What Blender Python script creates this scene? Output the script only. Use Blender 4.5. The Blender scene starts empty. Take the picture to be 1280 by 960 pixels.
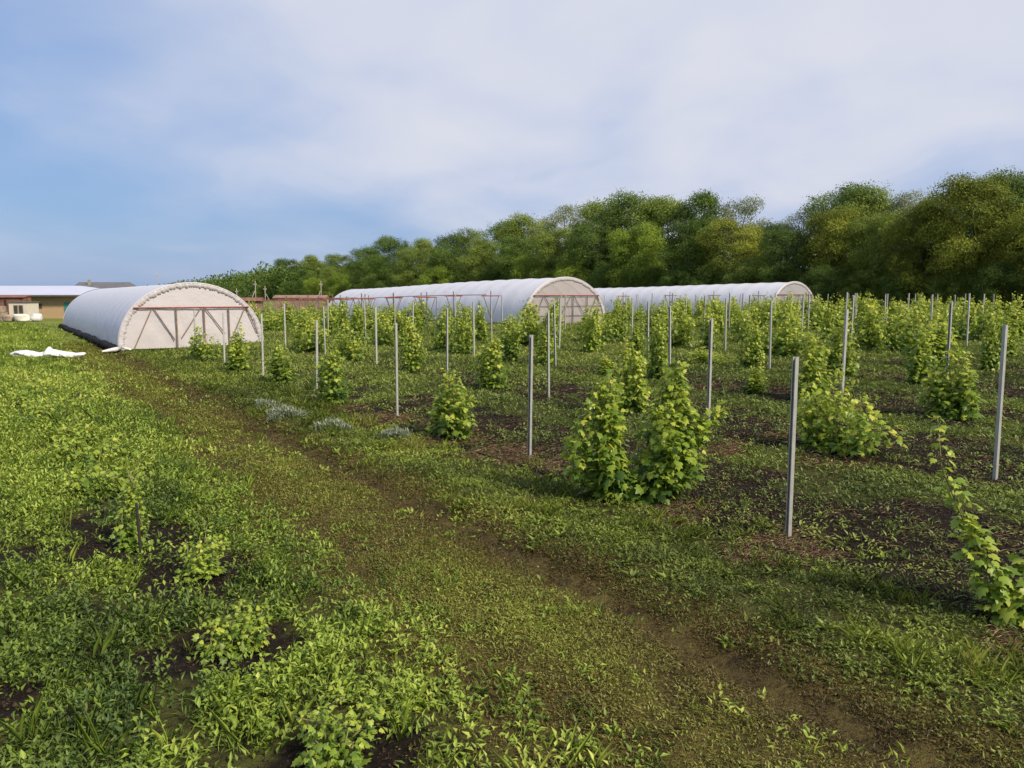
import bpy, math, random
import numpy as np
from mathutils import Vector, Matrix

random.seed(7)
RNG = np.random.default_rng(7)
scene = bpy.context.scene
COL = scene.collection

# ------------------------------------------------------------------ camera
FPX = 985.0                      # focal length in pixels of a 1280 px wide frame
CAM_H = 2.4
cam_d = bpy.data.cameras.new("camera")
cam = bpy.data.objects.new("camera", cam_d); COL.objects.link(cam)
cam_d.sensor_width = 36.0; cam_d.lens = 36.0 * FPX / 1280.0
cam_d.clip_start = 0.1; cam_d.clip_end = 6000
cam.location = (0, 0, CAM_H)
cam.rotation_euler = (math.radians(90 - 6.49), 0, 0)
scene.camera = cam

# ------------------------------------------------------------------ sun, sky, exposure
SUN_AZ, SUN_EL = math.radians(132), math.radians(41)      # azimuth clockwise from +Y
SDIR = Vector((math.sin(SUN_AZ) * math.cos(SUN_EL), math.cos(SUN_AZ) * math.cos(SUN_EL), math.sin(SUN_EL)))
sun_d = bpy.data.lights.new("sun", "SUN"); sun = bpy.data.objects.new("sun", sun_d); COL.objects.link(sun)
sun_d.energy = 3.8; sun_d.angle = math.radians(8); sun_d.color = (1.0, 0.85, 0.65)
sun.rotation_euler = (-SDIR).to_track_quat('-Z', 'Y').to_euler()

w = bpy.data.worlds.new("World"); scene.world = w; w.use_nodes = True
wt = w.node_tree; wn = wt.nodes; wl = wt.links
wn.clear()
wo = wn.new("ShaderNodeOutputWorld"); bg = wn.new("ShaderNodeBackground"); bg.inputs[1].default_value = 0.1
wl.new(bg.outputs[0], wo.inputs[0])
sky = wn.new("ShaderNodeTexSky"); sky.sky_type = 'NISHITA'; sky.sun_disc = False
sky.sun_elevation = SUN_EL; sky.sun_rotation = SUN_AZ; sky.air_density = 1.3; sky.dust_density = 0.6; sky.ozone_density = 2.2
tc = wn.new("ShaderNodeTexCoord")
sep = wn.new("ShaderNodeSeparateXYZ"); wl.new(tc.outputs["Generated"], sep.inputs[0])
def wmath(op, a, b=None, c=None, clamp=False):
    m = wn.new("ShaderNodeMath"); m.operation = op; m.use_clamp = clamp
    for i, v in enumerate((a, b, c)):
        if v is None: continue
        if isinstance(v, (int, float)): m.inputs[i].default_value = v
        else: wl.new(v, m.inputs[i])
    return m.outputs[0]
zc = wmath('ADD', wmath('MAXIMUM', sep.outputs[2], 0.0), 0.22)
cx, cy = wmath('DIVIDE', sep.outputs[0], zc), wmath('DIVIDE', sep.outputs[1], zc)
cmb = wn.new("ShaderNodeCombineXYZ"); wl.new(cx, cmb.inputs[0]); wl.new(cy, cmb.inputs[1])
def wnoise(scale, detail, rough, loc, dist=0.0):
    mp = wn.new("ShaderNodeMapping"); mp.inputs["Location"].default_value = loc
    mp.inputs["Rotation"].default_value = (0, 0, math.radians(35)); mp.inputs["Scale"].default_value = (1.0, 0.8, 1)
    wl.new(cmb.outputs[0], mp.inputs[0])
    t = wn.new("ShaderNodeTexNoise"); t.inputs["Scale"].default_value = scale; t.inputs["Detail"].default_value = detail
    t.inputs["Roughness"].default_value = rough; t.inputs["Distortion"].default_value = dist
    wl.new(mp.outputs[0], t.inputs["Vector"]); return t.outputs["Fac"]
big = wnoise(0.75, 3, 0.45, (3.1, 1.7, 0)); small = wnoise(2.3, 6, 0.5, (0.4, 5.2, 0), 0.4)
# cloud sheet: thicker overhead and to the east (right), open towards the far left horizon
cov = wmath('ADD', wmath('MULTIPLY', sep.outputs[0], 0.62), wmath('MULTIPLY', sep.outputs[2], 2.3))
cov = wmath('ADD', cov, wmath('MULTIPLY', wmath('SUBTRACT', big, 0.5), 2.1))
cov = wmath('ADD', cov, wmath('MULTIPLY', wmath('SUBTRACT', small, 0.5), 0.55))
cov = wmath('ADD', cov, 0.24)
mr = wn.new("ShaderNodeMapRange"); mr.interpolation_type = 'SMOOTHSTEP'
mr.inputs[1].default_value = -0.25; mr.inputs[2].default_value = 0.95; mr.inputs[3].default_value = 0.06; mr.inputs[4].default_value = 0.97
wl.new(cov, mr.inputs[0])
lum = wn.new("ShaderNodeValToRGB")
lum.color_ramp.elements[0].position = 0.25; lum.color_ramp.elements[0].color = (0.46, 0.53, 0.73, 1)
lum.color_ramp.elements[1].position = 0.8; lum.color_ramp.elements[1].color = (0.66, 0.675, 0.75, 1)
lsum = wmath('ADD', wmath('MULTIPLY', small, 0.55), wmath('MULTIPLY', mr.outputs[0], 0.42)); wl.new(lsum, lum.inputs[0])
lm = wn.new("ShaderNodeVectorMath"); lm.operation = 'SCALE'; lm.inputs[3].default_value = 6.7; wl.new(lum.outputs[0], lm.inputs[0])
SKY_GAIN = wn.new("ShaderNodeVectorMath"); SKY_GAIN.operation = 'MULTIPLY'; SKY_GAIN.inputs[1].default_value = (1.0, 1.0, 1.0)
wl.new(sky.outputs[0], SKY_GAIN.inputs[0])
wm = wn.new("ShaderNodeMix"); wm.data_type = 'RGBA'
hz = wn.new("ShaderNodeMix"); hz.data_type = 'RGBA'; hz.inputs["Factor"].default_value = 0.8; hz.inputs[7].default_value = (0.74, 1.72, 3.75, 1)   # thin blue veil
wl.new(SKY_GAIN.outputs[0], hz.inputs[6])
wl.new(mr.outputs[0], wm.inputs["Factor"]); wl.new(hz.outputs[2], wm.inputs[6]); wl.new(lm.outputs[0], wm.inputs[7])
wl.new(wm.outputs[2], bg.inputs[0])

scene.render.engine = 'CYCLES'
scene.cycles.max_bounces = 6; scene.cycles.transparent_max_bounces = 12
scene.view_settings.view_transform = 'Standard'; scene.view_settings.look = 'None'
scene.view_settings.exposure = 0.72; scene.view_settings.gamma = 1.0; scene.view_settings.use_curve_mapping = False

# ------------------------------------------------------------------ site coordinates
UX, UY = -0.55, 0.83516         # along the rows, away from the camera
NX, NY = 0.83516, 0.55          # across the rows, to the right
def nu(n, U): return n * NX + U * UX, n * NY + U * UY
def to_nu(x, y): return x * NX + y * NY, x * UX + y * UY
def sst(a, b, v):
    t = np.clip((np.asarray(v, float) - a) / (b - a), 0, 1); return t * t * (3 - 2 * t)
def _hash(i, j, seed):
    h = (i.astype(np.int64) * 374761393 + j.astype(np.int64) * 668265263 + seed * 982451653) & 0xFFFFFFFF
    h = ((h ^ (h >> 13)) * 1274126177) & 0xFFFFFFFF
    return ((h ^ (h >> 16)) & 0xFFFF) / 65535.0
def vn(x, y, s, seed=0):
    x = np.asarray(x, float) / s + 1000.37 + seed * 17.3; y = np.asarray(y, float) / s + 1000.71 + seed * 5.9
    i = np.floor(x); j = np.floor(y); fx = x - i; fy = y - j
    fx = fx * fx * (3 - 2 * fx); fy = fy * fy * (3 - 2 * fy)
    a = _hash(i, j, seed); b = _hash(i + 1, j, seed); c = _hash(i, j + 1, seed); d = _hash(i + 1, j + 1, seed)
    return (a * (1 - fx) + b * fx) * (1 - fy) + (c * (1 - fx) + d * fx) * fy
def fbm(x, y, s, seed=0, o=3):
    r = 0; a = 0.5; t = 0
    for k in range(o): r = r + a * vn(x, y, s / 2 ** k, seed + k); t += a; a *= 0.5
    return r / t
def rise(n, U):
    r = np.interp(n, [5.0, 6.5, 10, 13.3, 16.7, 25, 60, 90], [0, 0.02, 0.22, 0.33, 0.45, 0.63, 0.6, 0.75])
    return r * (1 - 0.85 * sst(38, 72, U) * (1 - 0.6 * sst(45, 75, n)))
def gz(x, y):
    n, U = to_nu(np.asarray(x, float), np.asarray(y, float))
    z = rise(n, U)
    r = np.hypot(x, y); near = 1 - sst(40, 90, r)
    z = z + near * (0.05 * (fbm(x, y, 1.6, 3) - 0.5) + 0.03 * (vn(x, y, 0.45, 9) - 0.5))
    wob = n + 0.25 * (vn(U, 0 * U, 5, 21) - 0.5)
    z = z - near * (0.08 * np.exp(-((wob - 4.02) / 0.2) ** 2) + 0.04 * np.exp(-((wob - 2.55) / 0.25) ** 2))
    z = z + near * 0.04 * np.exp(-((n - 4.75) / 0.3) ** 2)
    return z
def g(x, y): return float(gz(np.array([x]), np.array([y]))[0])

ROW0, ROWSTEP, POSTSTEP = 6.47, 3.4, 4.52
SAPL = [(1.35, 3.75, 0.36), (1.26, 5.3, 0.50), (1.35, 6.95, 0.5), (1.0, 8.1, 0.7), (1.05, 10.6, 0.35), (1.0, 12.4, 0.35), (0.9, 14.3, 0.4),
        (0.8, 17.0, 0.45), (0.6, 20.2, 0.45), (-1.6, 8.6, 0.4), (-2.2, 11.6, 0.4), (-2.6, 15.3, 0.4)]
DRY = [(nu(6.0, 4.55), 0.75), (nu(9.3, 6.3), 0.7), (nu(6.3, 9.7), 0.9), (nu(6.2, 11.3), 0.8), (nu(6.1, 13.8), 1.0), (nu(5.9, 15.4), 0.8),
       (nu(6.1, 6.0), 0.55), (nu(9.6, 9.4), 0.6), (nu(8.9, 7.9), 0.5), (nu(5.7, 2.3), 0.4)]
SILVER = [(-4.45, 15.2, 0.48), (-3.15, 13.7, 0.40), (-5.15, 16.3, 0.28), (-1.95, 13.0, 0.28)]

def masks(x, y):
    """soil, dry mulch, track, each 0..1"""
    n, U = to_nu(x, y)
    wn_ = n + 0.55 * (fbm(x, y, 1.3, 31) - 0.5)
    track = sst(1.5, 2.7, wn_) * (1 - sst(4.3, 4.75, wn_)) * (1 - sst(40, 48, U))
    ph = np.mod(n - ROW0 + 0.9, ROWSTEP) - 0.9
    band = sst(-0.75, -0.25, ph + 0.4 * (fbm(x, y, 0.8, 5) - 0.5)) * (1 - sst(1.5, 2.2, ph + 0.7 * (fbm(x, y, 1.0, 6) - 0.5)))
    fade = 1 - 0.5 * sst(11, 24, U + 0.4 * n)
    soil = band * fade * sst(0.12, 0.42, fbm(x, y, 1.5, 8)) * sst(5.2, 5.9, n)
    soil = soil * (1 - sst(34, 40, np.where(n < 12, U, 0)))
    for (sn, sU, r) in SAPL:
        px, py = nu(sn, sU)
        d = np.hypot(x - px, y - py) + 0.4 * (fbm(x, y, 0.35, 41) - 0.5)
        soil = np.maximum(soil, 1 - sst(r * 0.8, r * 1.25, d))
    left = (1 - sst(1.6, 2.4, n)) * sst(0.66, 0.74, fbm(x, y, 0.8, 12)) * (1 - sst(14, 24, U))
    soil = np.maximum(soil, 0.9 * left)
    dry = np.zeros_like(x)
    for (c, r) in DRY:
        d = np.hypot(x - c[0], y - c[1]) + 0.6 * (fbm(x, y, 0.4, 15) - 0.5)
        dry = np.maximum(dry, 1 - sst(r * 0.35, r * 0.95, d))
    dry = np.maximum(dry, 0.7 * band * sst(0.55, 0.72, fbm(x, y, 0.7, 77)) * np.exp(-(ph / 0.55) ** 2) * sst(5.2, 5.9, n))
    return soil, dry, track

# ------------------------------------------------------------------ materials
def new_mat(name):
    m = bpy.data.materials.new(name); m.use_nodes = True
    nt = m.node_tree; b = nt.nodes["Principled BSDF"]; return m, nt, b
def ramp(nt, stops, fac):
    r = nt.nodes.new("ShaderNodeValToRGB"); e = r.color_ramp.elements
    e[0].position, e[0].color = stops[0][0], (*stops[0][1], 1); e[1].position, e[1].color = stops[-1][0], (*stops[-1][1], 1)
    for p, c in stops[1:-1]:
        k = e.new(p); k.color = (*c, 1)
    nt.links.new(fac, r.inputs[0]); return r.outputs[0]
def noise(nt, scale, detail=3, rough=0.5, coord="Object", vec=None):
    t = nt.nodes.new("ShaderNodeTexNoise"); t.inputs["Scale"].default_value = scale; t.inputs["Detail"].default_value = detail
    t.inputs["Roughness"].default_value = rough
    if vec is None: vec = nt.nodes.new("ShaderNodeTexCoord").outputs[coord]
    nt.links.new(vec, t.inputs["Vector"]); return t.outputs["Fac"]
def mth(nt, op, a, b=0.0, clamp=False):
    m = nt.nodes.new("ShaderNodeMath"); m.operation = op; m.use_clamp = clamp
    for i, v in enumerate((a, b)):
        if isinstance(v, (int, float)): m.inputs[i].default_value = v
        else: nt.links.new(v, m.inputs[i])
    return m.outputs[0]
def mixc(nt, f, a, b):
    m = nt.nodes.new("ShaderNodeMix"); m.data_type = 'RGBA'
    if isinstance(f, float): m.inputs["Factor"].default_value = f
    else: nt.links.new(f, m.inputs["Factor"])
    for i, v in ((6, a), (7, b)):
        if isinstance(v, tuple): m.inputs[i].default_value = (*v, 1)
        else: nt.links.new(v, m.inputs[i])
    return m.outputs[2]
def bump(nt, b, h, strength, dist):
    k = nt.nodes.new("ShaderNodeBump"); k.inputs["Strength"].default_value = strength; k.inputs["Distance"].default_value = dist
    nt.links.new(h, k.inputs["Height"]); nt.links.new(k.outputs[0], b.inputs["Normal"])
def leaf_mat(name, stops, trans=0.35, rough=0.5, spec=0.35, per_object=0.0):
    m, nt, b = new_mat(name)
    a = nt.nodes.new("ShaderNodeAttribute"); a.attribute_name = "tone"
    f = a.outputs["Fac"]
    if per_object:
        oi = nt.nodes.new("ShaderNodeObjectInfo")
        f = mth(nt, 'ADD', f, mth(nt, 'MULTIPLY', mth(nt, 'SUBTRACT', oi.outputs["Random"], 0.5), per_object), True)
    c = ramp(nt, stops, f)
    nt.links.new(c, b.inputs["Base Color"]); b.inputs["Roughness"].default_value = rough; b.inputs["Specular IOR Level"].default_value = spec
    tr = nt.nodes.new("ShaderNodeBsdfTranslucent"); nt.links.new(c, tr.inputs[0])
    mx = nt.nodes.new("ShaderNodeMixShader"); mx.inputs[0].default_value = trans
    nt.links.new(b.outputs[0], mx.inputs[1]); nt.links.new(tr.outputs[0], mx.inputs[2])
    nt.links.new(mx.outputs[0], nt.nodes["Material Output"].inputs[0]); return m
def flat_mat(name, col, rough=0.6, metal=0.0, var=0.25, scale=6.0, spec=0.4, bmp=0.0):
    m, nt, b = new_mat(name)
    n1 = noise(nt, scale, 5, 0.6)
    c = ramp(nt, [(0.3, tuple(v * (1 - var) for v in col)), (0.7, tuple(min(1, v * (1 + var)) for v in col))], n1)
    nt.links.new(c, b.inputs["Base Color"]); b.inputs["Roughness"].default_value = rough; b.inputs["Metallic"].default_value = metal
    b.inputs["Specular IOR Level"].default_value = spec
    if bmp: bump(nt, b, n1, bmp, 0.02)
    return m
M = {}
M["weeds"] = leaf_mat("weed leaves", [(0, (0.042, 0.082, 0.02)), (0.35, (0.125, 0.195, 0.032)), (0.7, (0.25, 0.355, 0.045)), (1, (0.42, 0.49, 0.1))])
M["verge"] = leaf_mat("verge grass", [(0, (0.055, 0.085, 0.02)), (0.4, (0.145, 0.195, 0.035)), (0.8, (0.255, 0.335, 0.05)), (1, (0.37, 0.39, 0.1))])
M["trample"] = leaf_mat("trampled grass", [(0, (0.065, 0.046, 0.018)), (0.3, (0.13, 0.105, 0.03)), (0.6, (0.185, 0.19, 0.038)), (1, (0.26, 0.31, 0.05))], 0.25)
M["field"] = leaf_mat("field weeds", [(0, (0.06, 0.085, 0.03)), (0.4, (0.155, 0.21, 0.05)), (0.75, (0.26, 0.33, 0.065)), (1, (0.34, 0.37, 0.13))], 0.3)
M["silver"] = leaf_mat("silvery leaves", [(0, (0.14, 0.19, 0.12)), (1, (0.36, 0.41, 0.31))], 0.2)
M["straw"] = leaf_mat("dry straw", [(0, (0.12, 0.075, 0.05)), (0.5, (0.32, 0.22, 0.145)), (1, (0.52, 0.40, 0.27))], 0.1)
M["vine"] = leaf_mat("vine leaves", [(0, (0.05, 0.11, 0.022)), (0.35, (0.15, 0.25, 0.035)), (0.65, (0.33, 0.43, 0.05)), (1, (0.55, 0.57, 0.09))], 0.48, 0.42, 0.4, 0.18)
M["sapling"] = leaf_mat("sapling leaves", [(0, (0.1, 0.18, 0.03)), (0.5, (0.24, 0.35, 0.045)), (1, (0.46, 0.5, 0.07))], 0.42, 0.45, 0.4, 0.1)
M["tree_dark"] = leaf_mat("dark green crown", [(0, (0.04, 0.07, 0.018)), (0.5, (0.095, 0.155, 0.033)), (1, (0.165, 0.25, 0.05))], 0.3, 0.6, 0.12, 0.2)
M["tree_mid"] = leaf_mat("mid green crown", [(0, (0.07, 0.1, 0.024)), (0.5, (0.155, 0.22, 0.045)), (1, (0.26, 0.33, 0.065))], 0.3, 0.6, 0.12, 0.2)
M["tree_olive"] = leaf_mat("olive crown", [(0, (0.05, 0.065, 0.014)), (0.5, (0.155, 0.195, 0.032)), (1, (0.34, 0.37, 0.055))], 0.3, 0.6, 0.12, 0.2)
M["tree_bright"] = leaf_mat("bright green crown", [(0, (0.06, 0.1, 0.02)), (0.5, (0.18, 0.27, 0.04)), (1, (0.34, 0.43, 0.06))], 0.35, 0.6, 0.12, 0.2)
M["tree_grey"] = leaf_mat("grey green crown", [(0, (0.1, 0.13, 0.07)), (0.5, (0.2, 0.24, 0.135)), (1, (0.32, 0.36, 0.22))], 0.25, 0.6, 0.12, 0.2)
M["bark"] = flat_mat("bark", (0.10, 0.08, 0.06), 0.85, 0, 0.4, 3.0)
M["vine_wood"] = flat_mat("vine stems", (0.14, 0.14, 0.05), 0.7, 0, 0.3, 8)
M["stem_green"] = flat_mat("green shoots", (0.17, 0.20, 0.06), 0.6, 0, 0.3, 8)
M["galv"] = flat_mat("galvanised steel", (0.35, 0.365, 0.35), 0.48, 0.35, 0.16, 9.0, 0.5)
M["galv_dark"] = flat_mat("dull steel", (0.16, 0.15, 0.14), 0.55, 0.4, 0.3, 9.0, 0.5)
M["red_steel"] = flat_mat("red oxide paint", (0.22, 0.06, 0.045), 0.55, 0, 0.3, 7.0)
M["frame_brown"] = flat_mat("brown steel frame", (0.20, 0.15, 0.125), 0.6, 0, 0.3, 7.0)
M["black_plastic"] = flat_mat("black plastic", (0.010, 0.010, 0.010), 0.75, 0, 0.4, 12.0, 0.15)
M["white_plastic"] = flat_mat("white plastic sheet", (0.58, 0.59, 0.60), 0.4, 0, 0.15, 9.0, 0.4, 1.0)
M["stake"] = flat_mat("dark stake", (0.02, 0.018, 0.016), 0.7, 0, 0.4, 12.0)
M["roof_white"] = flat_mat("pale metal roof", (0.40, 0.43, 0.56), 0.4, 0.0, 0.05, 0.6)
M["slate"] = flat_mat("dark roof", (0.09, 0.095, 0.11), 0.6, 0, 0.2, 1.5)
M["rust"] = flat_mat("rusty sheet", (0.17, 0.075, 0.055), 0.75, 0.1, 0.45, 2.5)
M["cream"] = flat_mat("cream paint", (0.5, 0.48, 0.42), 0.6, 0, 0.06, 2.0)
M["dark_glass"] = flat_mat("dark glass", (0.05, 0.05, 0.045), 0.15, 0, 0.3, 2.0)
M["teal"] = flat_mat("teal paint", (0.03, 0.22, 0.20), 0.5, 0, 0.15, 2.0)
M["concrete"] = flat_mat("concrete pole", (0.24, 0.235, 0.21), 0.85, 0, 0.15, 3.0)
M["crate"] = flat_mat("weathered board", (0.26, 0.21, 0.17), 0.8, 0, 0.35, 4.0)
M["brownwall"] = flat_mat("brown board wall", (0.19, 0.13, 0.10), 0.8, 0, 0.35, 1.5)
M["sack"] = flat_mat("pale sack", (0.58, 0.57, 0.52), 0.8, 0, 0.15, 5.0, 0.2)

def brick_mat():
    m, nt, b = new_mat("yellow brick wall")
    t = nt.nodes.new("ShaderNodeTexBrick"); co = nt.nodes.new("ShaderNodeTexCoord")
    mp = nt.nodes.new("ShaderNodeMapping"); mp.inputs["Rotation"].default_value = (math.radians(90), 0, 0)
    nt.links.new(co.outputs["Object"], mp.inputs[0]); nt.links.new(mp.outputs[0], t.inputs["Vector"])
    t.inputs["Scale"].default_value = 1.0; t.inputs["Brick Width"].default_value = 0.4; t.inputs["Row Height"].default_value = 0.2
    t.inputs["Mortar Size"].default_value = 0.012
    t.inputs["Color1"].default_value = (0.42, 0.30, 0.16, 1); t.inputs["Color2"].default_value = (0.36, 0.27, 0.16, 1); t.inputs["Mortar"].default_value = (0.33, 0.28, 0.21, 1)
    n1 = noise(nt, 0.9, 4)
    c = mixc(nt, mth(nt, 'MULTIPLY', n1, 0.5), t.outputs["Color"], (0.30, 0.20, 0.12))
    nt.links.new(c, b.inputs["Base Color"]); b.inputs["Roughness"].default_value = 0.85; return m
M["brick"] = brick_mat()

def film_mat(name, col, transp, transl, dirt):
    m, nt, b = new_mat(name)
    n1 = noise(nt, 1.6, 5, 0.6); n2 = noise(nt, 9.0, 4, 0.6)
    c = mixc(nt, mth(nt, 'MULTIPLY', n1, dirt), col, (0.40, 0.34, 0.28))
    nt.links.new(c, b.inputs["Base Color"]); b.inputs["Roughness"].default_value = 0.38; b.inputs["Specular IOR Level"].default_value = 0.5
    bump(nt, b, mth(nt, 'ADD', n1, mth(nt, 'MULTIPLY', n2, 0.3)), 0.5, 0.06)
    tr = nt.nodes.new("ShaderNodeBsdfTranslucent"); nt.links.new(c, tr.inputs[0])
    mx = nt.nodes.new("ShaderNodeMixShader"); mx.inputs[0].default_value = transl
    nt.links.new(b.outputs[0], mx.inputs[1]); nt.links.new(tr.outputs[0], mx.inputs[2])
    tp = nt.nodes.new("ShaderNodeBsdfTransparent"); m2 = nt.nodes.new("ShaderNodeMixShader"); m2.inputs[0].default_value = transp
    nt.links.new(mx.outputs[0], m2.inputs[1]); nt.links.new(tp.outputs[0], m2.inputs[2])
    nt.links.new(m2.outputs[0], nt.nodes["Material Output"].inputs[0]); return m
M["film"] = film_mat("sky-blued greenhouse film", (0.66, 0.70, 0.83), 0.05, 0.25, 0.12)  # white film; the blue of sky light on the sides is put into its colour
M["film_edge"] = film_mat("gathered film edge", (0.60, 0.59, 0.64), 0.03, 0.3, 0.25)
M["film_front"] = film_mat("front film", (0.61, 0.595, 0.645), 0.10, 0.25, 0.18)
M["film_clear"] = film_mat("thin dusty film", (0.54, 0.48, 0.47), 0.42, 0.3, 0.35)
M["film_grey"] = film_mat("thin grey film", (0.44, 0.45, 0.48), 0.36, 0.3, 0.2)

def ground_mat():
    m, nt, b = new_mat("field ground")
    co = nt.nodes.new("ShaderNodeTexCoord").outputs["Object"]
    def attr(n):
        a = nt.nodes.new("ShaderNodeAttribute"); a.attribute_name = n; return a.outputs["Fac"]
    nf = noise(nt, 22, 6, 0.65, vec=co); nm = noise(nt, 3.2, 5, 0.6, vec=co); nl = noise(nt, 0.22, 4, 0.55, vec=co); nx = noise(nt, 60, 3, 0.6, vec=co)
    def thr(a, k, lo=0.35, hi=0.65):
        v = mth(nt, 'ADD', a, mth(nt, 'MULTIPLY', mth(nt, 'SUBTRACT', nf, 0.5), k))
        r = nt.nodes.new("ShaderNodeMapRange"); r.interpolation_type = 'SMOOTHSTEP'; r.inputs[1].default_value = lo; r.inputs[2].default_value = hi
        nt.links.new(v, r.inputs[0]); return r.outputs[0]
    green = ramp(nt, [(0.3, (0.03, 0.03, 0.011)), (0.5, (0.075, 0.085, 0.02)), (0.7, (0.14, 0.165, 0.035))], nm)
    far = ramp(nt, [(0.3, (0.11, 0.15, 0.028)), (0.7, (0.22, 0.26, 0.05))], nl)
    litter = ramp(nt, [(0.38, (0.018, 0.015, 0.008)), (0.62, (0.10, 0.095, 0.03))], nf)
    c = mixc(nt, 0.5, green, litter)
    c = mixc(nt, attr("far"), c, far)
    trk = ramp(nt, [(0.38, (0.028, 0.020, 0.010)), (0.5, (0.10, 0.08, 0.025)), (0.63, (0.18, 0.155, 0.042))], mth(nt, 'ADD', mth(nt, 'MULTIPLY', nf, 0.5), mth(nt, 'MULTIPLY', nm, 0.5)))
    c = mixc(nt, thr(attr("track"), 0.7), c, trk)
    c = mixc(nt, mth(nt, 'MULTIPLY', mth(nt, 'MULTIPLY', attr("rut"), 0.9), mth(nt, 'SUBTRACT', mth(nt, 'MULTIPLY', nf, 2.4), 0.65, True), True), c, (0.055, 0.038, 0.018))
    soil = ramp(nt, [(0.38, (0.006, 0.004, 0.003)), (0.55, (0.019, 0.013, 0.009)), (0.72, (0.055, 0.040, 0.027))], nf)
    c = mixc(nt, thr(attr("soil"), 0.8), c, soil)
    dry = ramp(nt, [(0.35, (0.09, 0.05, 0.03)), (0.6, (0.22, 0.13, 0.08)), (0.75, (0.33, 0.21, 0.13))], nf)
    c = mixc(nt, thr(attr("dry"), 0.9, 0.4, 0.8), c, dry)
    nt.links.new(c, b.inputs["Base Color"]); b.inputs["Roughness"].default_value = 0.92; b.inputs["Specular IOR Level"].default_value = 0.15
    bump(nt, b, mth(nt, 'ADD', nf, mth(nt, 'MULTIPLY', nx, 0.4)), 1.0, 0.12)
    return m
M["ground"] = ground_mat()
M["clod"] = flat_mat("soil clods", (0.035, 0.026, 0.019), 0.95, 0, 0.6, 40.0, 0.1)

# ------------------------------------------------------------------ mesh helpers
def np_mesh(name, V, F, tone=None, smooth=False):
    """V (n,3), F list/array of equal-length faces"""
    V = np.asarray(V, np.float32); F = np.asarray(F, np.int32); k = F.shape[1]
    me = bpy.data.meshes.new(name)
    me.vertices.add(len(V)); me.vertices.foreach_set("co", V.ravel())
    me.loops.add(F.size); me.loops.foreach_set("vertex_index", F.ravel())
    me.polygons.add(len(F)); me.polygons.foreach_set("loop_start", np.arange(0, F.size, k, dtype=np.int32))
    if tone is not None:
        a = me.attributes.new("tone", 'FLOAT', 'POINT'); a.data.foreach_set("value", np.asarray(tone, np.float32))
    me.update(calc_edges=True); me.validate()
    if smooth: me.polygons.foreach_set("use_smooth", np.ones(len(F), bool))
    return me
def link(name, me, mat, parent=None, loc=None, on_object=False):
    o = bpy.data.objects.new(name, me); COL.objects.link(o)
    if not me.materials: me.materials.append(mat)
    if on_object: o.material_slots[0].link = 'OBJECT'; o.material_slots[0].material = mat
    if parent is not None: o.parent = parent
    if loc is not None: o.location = loc
    return o
def tag(o, label=None, cat=None, group=None, kind=None):
    if label: o["label"] = label
    if cat: o["category"] = cat
    if group: o["group"] = group
    if kind: o["kind"] = kind
    return o
def empty(name, loc, label, cat, rz=0, group=None):
    o = bpy.data.objects.new(name, None); COL.objects.link(o); o.location = loc; o.rotation_euler = (0, 0, rz); o.empty_display_size = 0.2
    return tag(o, label, cat, group)
def unit(a): return a / np.maximum(np.linalg.norm(a, axis=1, keepdims=True), 1e-9)

def leaf_geo(base, d, nrm, L, W, fold=0.25, droop=0.15):
    """folded diamond leaves -> V, F (tris)"""
    d = unit(d); side = unit(np.cross(d, nrm)); up = np.cross(side, d)
    L = L[:, None]; W = W[:, None]
    tip = base + d * L - up * L * droop
    mid = base + d * L * 0.42 + up * W * fold
    l = mid - side * W * 0.5; r = mid + side * W * 0.5
    V = np.stack([base, r, tip, l], 1).reshape(-1, 3)
    i = np.arange(len(base))[:, None] * 4
    F = np.concatenate([i + np.array([0, 1, 2]), i + np.array([0, 2, 3])], 1).reshape(-1, 3)
    return V, F
GL = np.array([(0, 0), (.20, -.10), (.42, .02), (.50, .22), (.33, .36), (.44, .62), (.20, .62), (0, 1.0), (-.20, .62), (-.44, .62), (-.33, .36), (-.50, .22), (-.42, .02), (-.20, -.10)])
def grape_geo(base, d, nrm, S):
    """five-lobed leaves as 14-gons split around a raised middle"""
    d = unit(d); side = unit(np.cross(d, nrm)); up = np.cross(side, d); S = S[:, None]
    P = [base + (side * p[0] + d * p[1] - up * (0.35 * p[0] ** 2 + 0.18 * p[1] ** 2)) * S for p in GL]
    P.append(base + d * 0.36 * S + up * 0.03 * S)
    V = np.stack(P, 1).reshape(-1, 3); k = 15
    tri = np.array([(14, a, (a + 1) % 14) for a in range(14)])
    F = (np.arange(len(base))[:, None, None] * k + tri[None]).reshape(-1, 3)
    return V, F, k
def tube_geo(pts, rad, seg=6):
    pts = np.asarray(pts, float); n = len(pts); V = []
    rad = np.broadcast_to(np.asarray(rad, float), (n,))
    for i in range(n):
        t = pts[min(i + 1, n - 1)] - pts[max(i - 1, 0)]; t = t / (np.linalg.norm(t) + 1e-9)
        ref = np.array([1, 0, 0]) if abs(t[0]) < 0.8 else np.array([0, 1, 0])
        a = np.cross(t, ref); a /= np.linalg.norm(a); b = np.cross(t, a)
        for k in range(seg):
            th = 2 * math.pi * k / seg; V.append(pts[i] + rad[i] * (a * math.cos(th) + b * math.sin(th)))
    F = []
    for i in range(n - 1):
        for k in range(seg):
            k2 = (k + 1) % seg; F.append((i * seg + k, i * seg + k2, (i + 1) * seg + k2, (i + 1) * seg + k))
    c0 = len(V); V.append(pts[0]); V.append(pts[-1])
    for k in range(seg):
        k2 = (k + 1) % seg; F.append((c0, k2, k, k)); F.append((c0 + 1, (n - 1) * seg + k, (n - 1) * seg + k2, (n - 1) * seg + k2))
    return V, F
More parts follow.
